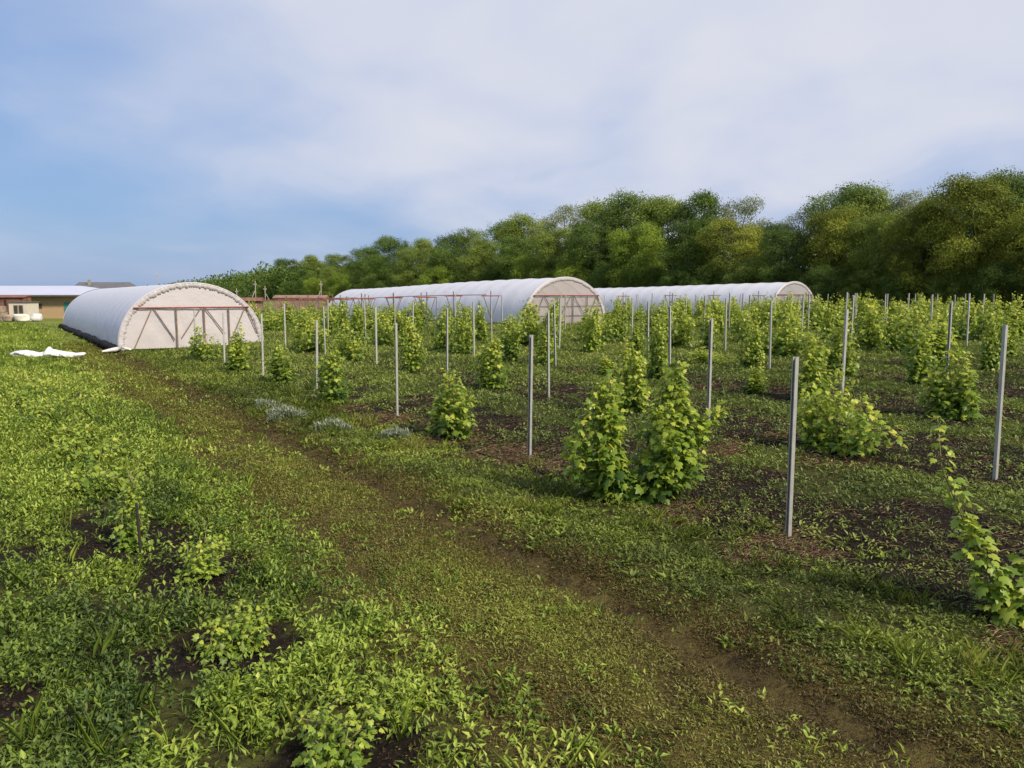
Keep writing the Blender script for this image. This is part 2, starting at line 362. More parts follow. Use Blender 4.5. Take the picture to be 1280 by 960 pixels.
class Geo:
    """collects boxes, bars, tubes and quads into one mesh"""
    def __init__(s): s.V = []; s.F = []
    def add(s, V, F):
        o = len(s.V); s.V += [tuple(v) for v in V]
        for f in F:
            q = []
            for i in f:
                if i + o not in q: q.append(i + o)
            s.F.append(q)
        return s
    def tube(s, pts, rad, seg=6): return s.add(*tube_geo(pts, rad, seg))
    def box(s, c, d, rz=0.0):
        cx, cy, cz = c; hx, hy, hz = d[0] / 2, d[1] / 2, d[2] / 2; co, si = math.cos(rz), math.sin(rz)
        V = [(cx + x * co - y * si, cy + x * si + y * co, cz + z) for z in (-hz, hz) for x, y in ((-hx, -hy), (hx, -hy), (hx, hy), (-hx, hy))]
        return s.add(V, [(3, 2, 1, 0), (4, 5, 6, 7), (0, 1, 5, 4), (1, 2, 6, 5), (2, 3, 7, 6), (3, 0, 4, 7)])
    def bar(s, p, q, wd):
        """square bar between two points"""
        return s.add(*tube_geo([p, q], wd * 0.7071, 4))
    def mesh(s, name, smooth=False):
        me = bpy.data.meshes.new(name); me.from_pydata(s.V, [], s.F); me.update()
        if smooth: me.polygons.foreach_set("use_smooth", np.ones(len(me.polygons), bool))
        return me
    def build(s, name, mat, parent=None, loc=None, smooth=False): return link(name, s.mesh(name, smooth), mat, parent, loc)

ORD = ["first", "second", "third", "fourth", "fifth", "sixth", "seventh", "eighth", "ninth", "tenth", "eleventh", "twelfth", "thirteenth", "fourteenth",
       "fifteenth", "sixteenth", "seventeenth", "eighteenth", "nineteenth", "twentieth", "twenty-first", "twenty-second", "twenty-third", "twenty-fourth",
       "twenty-fifth", "twenty-sixth", "twenty-seventh", "twenty-eighth", "twenty-ninth", "thirtieth", "thirty-first", "thirty-second", "thirty-third", "thirty-fourth"]
def pxof(x, y, z):
    """picture column and row (1280 x 960) of a site point, used only to know what the photo shows"""
    t = math.radians(6.49); dz = CAM_H - z
    f = y * math.cos(t) + dz * math.sin(t); d = dz * math.cos(t) - y * math.sin(t)
    return 640 + FPX * x / f, 480 + FPX * d / f

# ------------------------------------------------------------------ ground and track: one sheet split along the track's edge
def build_ground():
    tx = np.linspace(-1, 1, 560); xs = 12 * np.sinh(tx * math.asinh(1600 / 12))
    ty = np.linspace(-0.62, 1, 560); ys = 9 + 12 * np.sinh(ty * math.asinh(2400 / 12))
    X, Y = np.meshgrid(xs, ys); x, y = X.ravel(), Y.ravel()
    z = gz(x, y); soil, dry, track = masks(x, y)
    n, U = to_nu(x, y); wob = n + 0.25 * (vn(U, 0 * U, 5, 21) - 0.5)
    on = (1 - sst(36, 44, U))
    rut = (np.exp(-((wob - 4.02) / 0.2) ** 2) * (0.55 + 0.45 * vn(x, y, 1.5, 61)) + 0.35 * np.exp(-((wob - 2.6) / 0.3) ** 2) * vn(x, y, 1.2, 62)) * on
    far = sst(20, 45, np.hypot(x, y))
    nx_, ny_ = len(xs), len(ys)
    i = (np.arange(ny_ - 1)[:, None] * nx_ + np.arange(nx_ - 1)[None]).ravel()
    F = np.stack([i, i + 1, i + 1 + nx_, i + nx_], 1)
    V = np.stack([x, y, z], 1)
    mean = track[F].mean(1)
    for name, sel in (("ground", mean <= 0.5), ("dirt_track", mean > 0.5)):
        f = F[sel]; used = np.unique(f); re = np.full(len(V), -1, np.int64); re[used] = np.arange(len(used))
        me = np_mesh(name, V[used], re[f], smooth=True)
        for an, arr in (("soil", soil), ("dry", dry), ("track", track), ("rut", rut), ("far", far)):
            a = me.attributes.new(an, 'FLOAT', 'POINT'); a.data.foreach_set("value", arr[used].astype(np.float32))
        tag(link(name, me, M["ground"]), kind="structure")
build_ground()

# ------------------------------------------------------------------ ground cover (nobody could count it): stuff
def sample_field(count, r0, r1, rs, exp, half=44):
    """points in a wedge around the view, density falling with distance"""
    r = np.linspace(r0, r1, 4000); pdf = r * np.where(r < rs, 1.0, (rs / r) ** exp); cdf = np.cumsum(pdf); cdf /= cdf[-1]
    rr = np.interp(RNG.random(count), cdf, r); th = np.radians(RNG.uniform(-half, half, count))
    return rr * np.sin(th), rr * np.cos(th), rr
def plants(x, y, r, per, height, L, W, tilt, rs, tone, spread=0.04, sexp=0.55, fold=0.25, droop=0.2, lift=0.0):
    """small tufts of leaves; returns leaf geometry"""
    N = len(x); s = np.maximum(1.0, r / rs) ** sexp
    k = np.repeat(np.arange(N), per); m = len(k); sk = s[k]
    az = RNG.uniform(0, 2 * math.pi, m); el = np.radians(RNG.uniform(tilt[0], tilt[1], m))
    hz = RNG.random(m) * height[k] * np.minimum(sk, 1.15)
    off = RNG.normal(0, spread, (m, 2)) * sk[:, None]
    bx = x[k] + off[:, 0]; by = y[k] + off[:, 1]
    base = np.stack([bx, by, gz(bx, by) + hz - 0.01 + lift], 1)
    d = np.stack([np.cos(az) * np.cos(el), np.sin(az) * np.cos(el), np.sin(el)], 1)
    nrm = np.stack([-np.cos(az) * np.sin(el), -np.sin(az) * np.sin(el), np.cos(el)], 1) + RNG.normal(0, 0.2, (m, 3))
    ll = L * RNG.uniform(0.55, 1.25, m) * sk; ww = W * RNG.uniform(0.6, 1.2, m) * sk
    t = np.clip(tone[k] + RNG.normal(0, 0.13, m), 0, 1)
    V, F = leaf_geo(base, d, nrm, ll, ww, fold, droop)
    return V, F, np.repeat(t, 4)
def stuff(name, parts, mat):
    Vs, Fs, Ts, o = [], [], [], 0
    for V, F, t in parts:
        Vs.append(V); Fs.append(F + o); Ts.append(t); o += len(V)
    return tag(link(name, np_mesh(name, np.concatenate(Vs), np.concatenate(Fs), np.concatenate(Ts)), mat), kind="stuff")

GH_BLOCK = [(4.35, 36.2, 6.0, 33.0), (24.7, 36.4, 6.2, 33.0), (54.7, 43.3, 6.2, 33.0)]    # greenhouse footprints n, U, width, length
def not_in_gh(x, y):
    n, U = to_nu(x, y); ok = np.ones(len(x), bool)
    for (a, b, c, d) in GH_BLOCK: ok &= ~((n > a) & (n < a + c) & (U > b) & (U < b + d))
    return ok
def build_cover():
    # lush weeds left of the track
    x, y, r = sample_field(230000, 2.6, 75, 7.0, 1.2)
    soil, dry, track = masks(x, y); n, U = to_nu(x, y)
    dens = (1 - 0.93 * sst(0.35, 0.7, soil)) * (0.25 + 0.75 * sst(0.33, 0.58, fbm(x, y, 0.45, 90))) * (1 - 0.93 * sst(1.5, 2.95, n + 0.9 * (fbm(x, y, 0.9, 91) - 0.5))) * (1 - sst(3.9, 4.3, n)) * (1 - 0.7 * np.exp(-((n - 4.0) / 0.25) ** 2))
    k = (RNG.random(len(x)) < dens) & not_in_gh(x, y); x, y, r, n, U = x[k], y[k], r[k], n[k], U[k]
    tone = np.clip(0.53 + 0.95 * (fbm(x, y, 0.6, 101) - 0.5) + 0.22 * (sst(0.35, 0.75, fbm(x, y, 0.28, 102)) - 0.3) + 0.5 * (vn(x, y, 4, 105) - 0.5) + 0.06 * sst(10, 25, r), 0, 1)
    ht = (0.015 + 0.17 * sst(0.35, 0.75, fbm(x, y, 0.28, 102)) + 0.10 * RNG.random(len(x)) ** 6) * (1 - 0.6 * sst(1.6, 2.8, n))
    ht = ht * (1 - 0.6 * sst(16, 30, r))
    sel = RNG.random(len(x)) < 0.82
    a = plants(x[sel], y[sel], r[sel], 8, ht[sel], 0.052, 0.021, (0, 80), 7.0, tone[sel])
    b = plants(x[~sel], y[~sel], r[~sel], 6, ht[~sel] * 0.5, 0.10, 0.008, (35, 85), 7.0, tone[~sel], 0.03)
    sel = (RNG.random(len(x)) < 0.015) & (n < 2.2) & (r < 20)                   # docks and plantains
    c = plants(x[sel], y[sel], r[sel], 9, np.full(sel.sum(), 0.03), 0.105, 0.04, (8, 65), 9.0, tone[sel] + 0.05, 0.015)
    sel = (RNG.random(len(x)) < 0.02) & (n < 2.6) & (r < 18)                    # taller grass stalks
    d = plants(x[sel], y[sel], r[sel], 5, np.full(sel.sum(), 0.02), 0.25, 0.0045, (60, 88), 8.0, tone[sel] + 0.2, 0.03)
    sel = (RNG.random(len(x)) < 0.06) & (n < 2.6) & (r < 24)                    # bushy goosefoot tufts
    e = plants(x[sel], y[sel], r[sel], 26, 0.10 + 0.2 * RNG.random(sel.sum()), 0.05, 0.024, (0, 75), 8.0, tone[sel] + 0.08, 0.045)
    stuff("weeds", [a, b, c, d, e], M["weeds"])
    # trampled turf on the track
    x, y, r = sample_field(200000, 2.8, 48, 5.5, 1.5)
    soil, dry, track = masks(x, y); n, U = to_nu(x, y); wob = n + 0.25 * (vn(U, 0 * U, 5, 21) - 0.5)
    rutm = np.exp(-((wob - 4.02) / 0.22) ** 2)
    k = (RNG.random(len(x)) < track * (1 - 0.2 * rutm) * (0.45 + 0.55 * sst(0.3, 0.6, fbm(x, y, 0.6, 110)))); x, y, r, n, U = x[k], y[k], r[k], n[k], U[k]
    tone = np.clip(0.48 + 0.9 * (fbm(x, y, 1.3, 111) - 0.5) + 0.25 * np.exp(-((n - 3.2) / 0.35) ** 2) + 0.1 * (1 - sst(1.9, 2.6, n)), 0, 1)
    ht = np.full(len(x), 0.02); tone = np.clip(tone - 0.3 * rutm[k], 0, 1)
    sel = RNG.random(len(x)) < 0.5
    a = plants(x[sel], y[sel], r[sel], 8, ht[sel], 0.028, 0.012, (0, 60), 6.0, tone[sel], 0.045)
    b = plants(x[~sel], y[~sel], r[~sel], 8, ht[~sel], 0.042, 0.0045, (10, 75), 6.0, tone[~sel], 0.045)
    stuff("trampled_grass", [a, b], M["trample"])
    # grassy verge between track and first row
    x, y, r = sample_field(110000, 3.0, 60, 7.0, 1.45)
    soil, dry, track = masks(x, y); n, U = to_nu(x, y)
    band = sst(3.9, 4.8, n + 0.5 * (fbm(x, y, 0.9, 124) - 0.5)) * (1 - sst(5.9, 7.1, n + 0.6 * (fbm(x, y, 1.2, 120) - 0.5)))
    dens = band * (1 - 0.8 * sst(0.3, 0.7, soil)) * (1 - 0.6 * dry) * (0.6 + 0.4 * sst(0.3, 0.6, fbm(x, y, 0.8, 121)))
    k = (RNG.random(len(x)) < dens) & not_in_gh(x, y); x, y, r = x[k], y[k], r[k]
    tone = np.clip(0.50 + 1.2 * (fbm(x, y, 0.9, 122) - 0.5), 0, 1); ht = 0.01 + 0.13 * fbm(x, y, 0.4, 123) ** 2
    sel = RNG.random(len(x)) < 0.72
    a = plants(x[sel], y[sel], r[sel], 8, ht[sel], 0.042, 0.019, (5, 60), 7.0, tone[sel])
    b = plants(x[~sel], y[~sel], r[~sel], 7, ht[~sel] * 0.4, 0.085, 0.007, (25, 80), 7.0, tone[~sel], 0.03)
    sel = (RNG.random(len(x)) < 0.02) & (r < 20)
    c = plants(x[sel], y[sel], r[sel], 9, np.full(sel.sum(), 0.02), 0.10, 0.038, (5, 60), 9.0, tone[sel] + 0.05, 0.015)
    sel = (RNG.random(len(x)) < 0.045) & (fbm(x, y, 0.8, 126) > 0.5) & (r < 22)
    d = plants(x[sel], y[sel], r[sel], 22, np.full(sel.sum(), 0.03), 0.16, 0.005, (30, 85), 8.0, tone[sel] + 0.15, 0.05)
    stuff("verge_grass", [a, b, c, d], M["verge"])
    # weeds between the rows
    x, y, r = sample_field(230000, 4.0, 80, 10.0, 1.25)
    soil, dry, track = masks(x, y); n, U = to_nu(x, y)
    dens = sst(5.7, 6.3, n) * (1 - 0.86 * sst(0.3, 0.7, soil)) * (1 - 0.6 * dry) * (0.3 + 0.7 * sst(0.3, 0.6, fbm(x, y, 0.9, 131)))
    k = (RNG.random(len(x)) < dens) & not_in_gh(x, y) & (n < 72); x, y, r, n, U = x[k], y[k], r[k], n[k], U[k]
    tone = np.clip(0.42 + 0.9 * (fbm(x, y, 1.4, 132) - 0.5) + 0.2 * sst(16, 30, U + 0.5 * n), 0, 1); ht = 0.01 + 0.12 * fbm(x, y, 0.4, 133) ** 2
    sel = RNG.random(len(x)) < 0.6
    a = plants(x[sel], y[sel], r[sel], 6, ht[sel], 0.065, 0.024, (5, 60), 10.0, tone[sel], 0.05, 0.65)
    b = plants(x[~sel], y[~sel], r[~sel], 7, ht[~sel] * 0.4, 0.09, 0.008, (25, 80), 10.0, tone[~sel], 0.04, 0.65)
    xs_, ys_, rs__ = sample_field(70000, 4.0, 40, 9.0, 1.4); so, dr, tr = masks(xs_, ys_)
    k = RNG.random(len(xs_)) < 0.5 * so * (to_nu(xs_, ys_)[0] > 5.6) * sst(0.3, 0.6, fbm(xs_, ys_, 0.5, 140)); xs_, ys_, rs__ = xs_[k], ys_[k], rs__[k]
    c = plants(xs_, ys_, rs__, 7, np.full(len(xs_), 0.03), 0.034, 0.016, (0, 60), 9.0, np.clip(RNG.normal(0.3, 0.2, len(xs_)), 0, 1), 0.04)
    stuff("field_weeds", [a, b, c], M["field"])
    # silvery wormwood clumps on the verge
    xs, ys = [], []
    for (sx, sy, rad) in SILVER:
        q = int(420 * rad); a_ = RNG.uniform(0, 2 * math.pi, q); rr = rad * np.sqrt(RNG.random(q)) * (0.6 + 0.4 * np.sin(a_ * 3 + sx))
        xs.append(sx + rr * np.cos(a_) * 0.9 - rr * np.sin(a_) * 0.3); ys.append(sy + rr * np.sin(a_))
    x = np.concatenate(xs); y = np.concatenate(ys); r = np.hypot(x, y)
    stuff("silvery_wormwood", [plants(x, y, r, 10, 0.05 + 0.13 * fbm(x, y, 0.25, 66), 0.085, 0.013, (0, 85), 14.0, np.clip(RNG.normal(0.5, 0.25, len(x)), 0, 1), 0.05)], M["silver"])
    # dry straw mulch
    x, y, r = sample_field(160000, 3.5, 32, 9.0, 1.4)
    soil, dry, track = masks(x, y); k = RNG.random(len(x)) < np.maximum(sst(0.25, 0.7, dry) * 0.55, 0.05 * soil * (to_nu(x, y)[0] > 5)); x, y, r = x[k], y[k], r[k]
    stuff("straw_mulch", [plants(x, y, r, 6, np.full(len(x), 0.03), 0.12, 0.004, (-8, 28), 9.0, np.clip(RNG.normal(0.5, 0.28, len(x)), 0, 1), 0.06)], M["straw"])
build_cover()
def clods():
    x, y, r = sample_field(150000, 3.0, 32, 8.0, 1.5); soil, dry, track = masks(x, y); n, U = to_nu(x, y)
    rut = np.exp(-((n + 0.25 * (vn(U, 0 * U, 5, 21) - 0.5) - 4.02) / 0.2) ** 2)
    k = (RNG.random(len(x)) < np.maximum(0.75 * sst(0.3, 0.8, soil), 0.5 * rut)) & not_in_gh(x, y); x, y, r = x[k], y[k], r[k]; m = len(x)
    sz = (0.005 + 0.016 * RNG.random(m) ** 4) * np.maximum(1, r / 8) ** 0.6
    O = np.array([(1, 0, 0), (0, 1, 0), (-1, 0, 0), (0, -1, 0), (0, 0, 0.9), (0, 0, -0.6)], float)
    V = O[None] * sz[:, None, None] * RNG.uniform(0.6, 1.4, (m, 6, 1)) + RNG.normal(0, 0.25, (m, 6, 3)) * sz[:, None, None]
    V = V + np.stack([x, y, gz(x, y) + sz * 0.25], 1)[:, None, :]
    T = np.array([(0, 1, 4), (1, 2, 4), (2, 3, 4), (3, 0, 4), (1, 0, 5), (2, 1, 5), (3, 2, 5), (0, 3, 5)])
    F = (np.arange(m)[:, None, None] * 6 + T[None]).reshape(-1, 3)
    tag(link("soil_clods", np_mesh("soil_clods", V.reshape(-1, 3), F), M["clod"]), kind="stuff")
clods()

# ------------------------------------------------------------------ greenhouses
def arch(W, H, k, seg):
    th = math.pi * k / seg; return -W / 2 * math.cos(th), H * math.sin(th) ** 0.92
def greenhouse(n0, U0, W, H, Lg, label, front, clear=False, side=None):
    x0, y0 = nu(n0, U0); x1, y1 = nu(n0 + W, U0)
    zr = (g(*nu(n0, U0 - 0.3)) + g(*nu(n0 + W, U0 - 0.3))) / 2
    root = empty("greenhouse", ((x0 + x1) / 2, (y0 + y1) / 2, zr), label, "greenhouse", math.atan2(NY, NX), "arched film greenhouses in the field")
    # local: x across (to the right), y along (away), z up
    zf = float(rise(n0 + W / 2, U0 + Lg)) - float(rise(n0 + W / 2, U0))
    def fall(t): return float(rise(n0 + W / 2, U0 + t)) - float(rise(n0 + W / 2, U0))
    seg, bay = 40, 1.75; ns = int(Lg / bay); sub = 8
    V, F = [], []
    rows_ = ns * sub + 1
    for i in range(rows_):
        t = i / sub; fr = t % 1.0; y = t * bay; dz = fall(y)
        for k in range(seg + 1):
            a, h = arch(W, H, k, seg); th = math.pi * k / seg
            sag = -0.035 * math.sin(math.pi * fr) * (0.4 + 0.6 * math.sin(th)) 
            wr = (float(vn(y * 3.0, k * 0.35, 1.0, 5)) - 0.5) * 0.09 * max(0, 1 - h / 1.1)
            s_ = 1 + (sag + wr) / 2.6
            V.append((a * s_, y, max(h * s_ + dz, dz - 0.08) - (0.05 if k in (0, seg) else 0)))
    for i in range(rows_ - 1):
        for k in range(seg):
            q = i * (seg + 1) + k; F.append((q, q + 1, q + seg + 2, q + seg + 1))
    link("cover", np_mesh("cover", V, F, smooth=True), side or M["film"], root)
    Le = ns * bay
    # end walls
    for nm, yy, mat in (("front_wall", 0.03, front), ("back_wall", Le - 0.03, M["film_front"])):
        V, F = [], []; R = 14; dz = fall(yy)
        for j in range(R + 1):
            for k in range(seg + 1):
                a, h = arch(W, H, k, seg); s_ = j / R
                wv = (float(vn(a * s_ * 2.2, h * s_ * 1.4, 0.8, 8)) - 0.5) * 0.10 * (1 - s_ ** 3)
                V.append((a * s_ * 0.995, yy + wv * (1 if nm == "front_wall" else -1) * 0.6 + 0.03, max(h * s_ * 0.995 + dz, dz - 0.02)))
        for j in range(R):
            for k in range(seg):
                q = j * (seg + 1) + k; F.append((q, q + 1, q + seg + 2, q + seg + 1))
        link(nm, np_mesh(nm, V, F, smooth=True), mat, root)
        # gathered film edge
        V, F = [], []; K = 200; sg = -1 if nm == "front_wall" else 1
        for k in range(K + 1):
            tuck = random.uniform(-0.012, 0.012); inr = random.uniform(0.915, 0.95)
            for (q, off) in ((1.014, 0.02), (1.010, -0.02), (0.985, -0.045 + tuck), (inr, -0.03 + tuck), (inr - 0.003, 0.02)):
                a, h = arch(W, H, k, K); V.append((a * q, yy + 0.03 - sg * off, h * q + dz - (0.03 if k in (0, K) else 0)))
        for k in range(K):
            for j in range(4): F.append((k * 5 + j, k * 5 + j + 1, (k + 1) * 5 + j + 1, (k + 1) * 5 + j))
        link("gathered_edge", np_mesh("gathered_edge", V, F), M["film_edge"], root)
    # steel frame of the front
    yb = -0.035
    fm = M["galv_dark"] if clear else M["frame_brown"]
    hb = 0.62 * H; hw = W / 2 * 0.79
    Geo().bar((-hw, yb, hb), (hw, yb, hb), 0.05).build("crossbar", M["red_steel"], root)
    for s_ in (-0.70, 0.44, 1.49):
        Geo().bar((s_, yb + 0.005, -0.1), (s_, yb + 0.005, hb - 0.03), 0.05).build("upright", fm, root)
    for (a, b, c) in ((-1.66, -2.42, 0.0), (-1.58, -0.80, 0.35), (0.30, -0.50, 0.45), (0.52, 1.3, 0.55), (2.2, 1.6, 0.35), (2.28, 2.72, 0.6)):
        Geo().bar((a * W / 6, yb + 0.01, hb - 0.04), (b * W / 6, yb + 0.01, c), 0.035).build("brace", fm, root)
    if clear:
        for hh in (0.55, 1.1):
            q = math.sqrt(1 - (hh / H) ** 2) * W / 2 * 0.95
            Geo().bar((-q, yb + 0.02, hh), (q, yb + 0.02, hh), 0.03).build("rail", fm, root)
    # ribs under the film
    for i in range(1, ns):
        yy = i * bay; dz = fall(yy)
        P = [(arch(W - 0.12, H - 0.06, k, 24)[0], yy, arch(W - 0.12, H - 0.06, k, 24)[1] + dz) for k in range(25)]
        Geo().tube(P, 0.022, 5).build("rib", M["galv_dark"], root, smooth=True)
    # black film tucked along the foot of the left side
    P = []; rad = []
    for i in range(int(Lg * 4)):
        y = i / 4; 
        if y > Le: break
        P.append((-W / 2 - 0.14 + random.uniform(-0.05, 0.05), y, fall(y) + 0.03 + random.uniform(-0.03, 0.03))); rad.append(random.uniform(0.08, 0.21) if not clear else random.uniform(0.06, 0.12))
    Geo().tube(P, rad, 7).build("ground_skirt", M["black_plastic"], root, smooth=True)
    return root
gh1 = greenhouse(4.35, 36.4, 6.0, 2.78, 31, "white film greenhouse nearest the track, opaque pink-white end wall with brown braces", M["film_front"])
Geo().tube([(-3.02, -0.1, 0.05), (-3.2, -0.5, 0.04), (-3.45, -0.95, 0.05), (-3.75, -1.2, 0.03)], [0.08, 0.10, 0.07, 0.03], 8).build("loose_film", M["white_plastic"], gh1, smooth=True)
Geo().tube([(-2.9, -0.1, 0.1), (-2.75, -0.35, 0.05), (-2.6, -0.5, 0.02)], [0.05, 0.06, 0.03], 8).build("loose_film", M["white_plastic"], gh1, smooth=True)
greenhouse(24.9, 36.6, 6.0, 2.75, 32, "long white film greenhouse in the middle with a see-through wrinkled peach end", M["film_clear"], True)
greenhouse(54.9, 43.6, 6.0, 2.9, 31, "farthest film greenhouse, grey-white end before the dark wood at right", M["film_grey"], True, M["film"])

# ------------------------------------------------------------------ trellis posts
def post_mesh(h):
    """galvanised lipped channel"""
    w_, d_, t_, l_ = 0.05, 0.038, 0.005, 0.012
    o = [(-w_/2, d_/2), (-w_/2, -d_/2), (w_/2, -d_/2), (w_/2, d_/2), (w_/2-l_, d_/2), (w_/2-l_, d_/2-t_), (w_/2-t_, d_/2-t_), (w_/2-t_, -d_/2+t_), (-w_/2+t_, -d_/2+t_), (-w_/2+t_, d_/2-t_), (-w_/2+l_, d_/2-t_), (-w_/2+l_, d_/2)]
    G = Geo(); n = len(o)
    V = [(a, b, z) for z in (-0.15, h) for a, b in o]
    F = [(i, (i + 1) % n, n + (i + 1) % n, n + i) for i in range(n)]
    caps = [(11, 0, 9, 10), (0, 1, 8, 9), (1, 2, 7, 8), (2, 3, 6, 7), (3, 4, 5, 6)]
    F += [tuple(n + i for i in c) for c in caps] + [tuple(reversed(c)) for c in caps]
    G.add(V, F)
    return G.mesh("post")
PM = [post_mesh(h) for h in (1.76, 1.80, 1.84)]
def row_range(k):
    """last U of a row's posts"""
    n = ROW0 + k * ROWSTEP
    if k < 2: return 36.0
    if k < 5: return 37.0
    if k < 8: return 31.5
    return 47.0
def row_offset(k): return [4.84, 4.52, 4.35, 4.2][k] if k < 4 else 4.1 + 0.35 * math.sin(k * 2.3)
NROWS = 14
POSTS = {}
for k in range(NROWS):
    n = ROW0 + k * ROWSTEP; lst = []
    j = -1
    while True:
        U = row_offset(k) + j * POSTSTEP; j += 1
        if U > row_range(k): break
        if U < -2: continue
        x, y = nu(n, U)
        if y < 3: continue
        c, r_ = pxof(x, y, g(x, y))
        if c > 1285 or c < -5: continue
        lst.append((U, x, y))
    POSTS[k] = lst
WHERE = ["beside the track"] + [f"{ORD[i]} row from the track" for i in range(1, 20)]
for k, lst in POSTS.items():
    for i, (U, x, y) in enumerate(lst):
        o = bpy.data.objects.new("trellis_post", random.choice(PM)); COL.objects.link(o)
        if not o.data.materials: o.data.materials.append(M["galv"])
        o.location = (x, y, g(x, y)); o.rotation_euler = (random.gauss(0, 0.012), random.gauss(0, 0.012), math.atan2(NY, NX) + random.choice((0, math.pi / 2)) + random.gauss(0, 0.1))
        if k == 0 and i == 0: lab = "nearest grey steel trellis post, thickest in view, standing beside the track"
        elif k == 0: lab = f"grey steel post, {ORD[i]} from the near end of the row beside the track"
        else: lab = f"grey steel post, {ORD[i]} from the near end of the {WHERE[k]}"
        tag(o, lab, "post", "grey trellis posts standing in rows")

# ------------------------------------------------------------------ grapevines
def rnd(a, b): return random.uniform(a, b)
def vine_meshes(seed, shoots, nleaf, size, near, tall=1.4, wide=0.34, nodes=None):
    """stems and leaves of one vine rooted at the origin"""
    rs = np.random.default_rng(seed); G = Geo(); B, D, Nn, S, T = [], [], [], [], []
    for si in range(shoots):
        if nodes: P = np.array(nodes[si], float)
        else:
            h = tall * rs.uniform(0.55, 1.05); a = rs.uniform(0, 6.28); q = wide * rs.uniform(0.15, 1.0)
            p0 = np.array([rs.normal(0, 0.05), rs.normal(0, 0.05), 0.0]); P = [p0]
            top = np.array([math.cos(a) * q * 1.5, math.sin(a) * q, h])
            for s in np.linspace(0.15, 1, 7):
                belly = math.sin(s * math.pi * 0.75) * wide * 0.5
                P.append(p0 + (top - p0) * np.array([s ** 0.8, s ** 0.8, s]) + np.array([math.cos(a) * belly, math.sin(a) * belly, 0]) + rs.normal(0, 0.035, 3))
            P = np.array(P)
        G.tube(P, np.linspace(0.010 if near else 0.014, 0.004, len(P)), 5)
        m = int(nleaf / shoots * rs.uniform(0.8, 1.2)); s = rs.random(m) ** 0.85
        idx = s * (len(P) - 1); i0 = np.minimum(idx.astype(int), len(P) - 2); f = (idx - i0)[:, None]
        c = P[i0] * (1 - f) + P[i0 + 1] * f
        az = rs.uniform(0, 6.283, m); rad = rs.uniform(0.03, 0.20, m) * (1.25 - 0.75 * s) * (wide / 0.34) ** 0.5
        off = np.stack([np.cos(az) * rad, np.sin(az) * rad, rs.normal(0, 0.05, m)], 1)
        out = np.stack([np.cos(az), np.sin(az), rs.normal(-0.35, 0.45, m)], 1)
        nr = np.stack([np.cos(az) * 0.75, np.sin(az) * 0.75, rs.uniform(0.25, 1.0, m)], 1) + rs.normal(0, 0.3, (m, 3))
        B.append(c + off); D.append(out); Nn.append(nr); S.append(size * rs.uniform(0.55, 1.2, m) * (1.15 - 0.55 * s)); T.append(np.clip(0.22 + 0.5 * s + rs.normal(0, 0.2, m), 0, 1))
    B = np.concatenate(B); D = np.concatenate(D); Nn = np.concatenate(Nn); S = np.concatenate(S); T = np.concatenate(T)
    B[:, 2] = np.maximum(B[:, 2], 0.04)
    if near:
        V, F, kk = grape_geo(B, D, Nn, S)
    else:
        V, F = leaf_geo(B, D, Nn, S * 1.05, S * 1.0, 0.12, 0.25); kk = 4
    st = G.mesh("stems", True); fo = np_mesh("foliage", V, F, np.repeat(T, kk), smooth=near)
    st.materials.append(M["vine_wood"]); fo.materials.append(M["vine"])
    return st, fo
def make_vine(name, st, fo, loc, label, rz=0.0, sc=(1, 1, 1), group="grapevines trained along the trellis rows", cat="grapevine", fmat=None):
    root = empty(name, loc, label, cat, rz, group); root.scale = sc
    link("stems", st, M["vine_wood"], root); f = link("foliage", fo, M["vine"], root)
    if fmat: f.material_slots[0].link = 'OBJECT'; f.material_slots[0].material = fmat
    return root
def columns(seed, cols, belly=0.10):
    """shoot paths that climb in one or more leafy columns (offset along the row, height, shoots)"""
    rs = np.random.default_rng(seed); nod = []
    for (ax, top, cnt) in cols:
        for q in range(cnt):
            e = rs.normal(0, 0.05, (7, 3)); h = top * rs.uniform(0.55, 1.0); jx, jy = rs.normal(0, belly), rs.normal(0, belly * 1.1)
            nod.append([(0, 0, 0), (ax * 0.55 + jx, jy * 0.6, 0.12 * h), (ax * 0.95 + jx * 1.6, jy * 1.3, 0.3 * h), (ax * 1.1 + jx * 1.4 + e[2, 0], jy * 1.3 + e[2, 1], 0.52 * h), (ax + jx + e[3, 0], jy + e[3, 1], 0.75 * h), (ax * 0.9 + jx * 0.5 + e[4, 0] * 0.6, jy * 0.4 + e[4, 1] * 0.6, h)])
        if rs.random() < 0.8:
            sg = rs.choice((-1, 1)); hh = top * rs.uniform(0.5, 0.8)
            nod.append([(0, 0, 0), (ax, 0, hh * 0.5), (ax + sg * 0.22, rs.normal(0, 0.1), hh * 0.85), (ax + sg * 0.5, rs.normal(0, 0.15), hh)])
    return nod
def col_vine(seed, cols, leaves, size, near, wide, belly=0.10):
    nod = columns(seed, cols, belly); return vine_meshes(seed, len(nod), leaves, size, near, nodes=nod, wide=wide)
NEAR = [col_vine(11, [(0.0, 1.2, 7), (0.32, 0.95, 3)], 1300, 0.11, True, 0.34), col_vine(12, [(-0.2, 1.45, 6), (0.3, 1.15, 5)], 1700, 0.11, True, 0.34), col_vine(13, [(0.0, 1.35, 8)], 1200, 0.11, True, 0.36), col_vine(14, [(-0.45, 0.95, 5), (0.15, 1.15, 6), (0.6, 0.85, 4)], 1350, 0.11, True, 0.38, 0.14)]
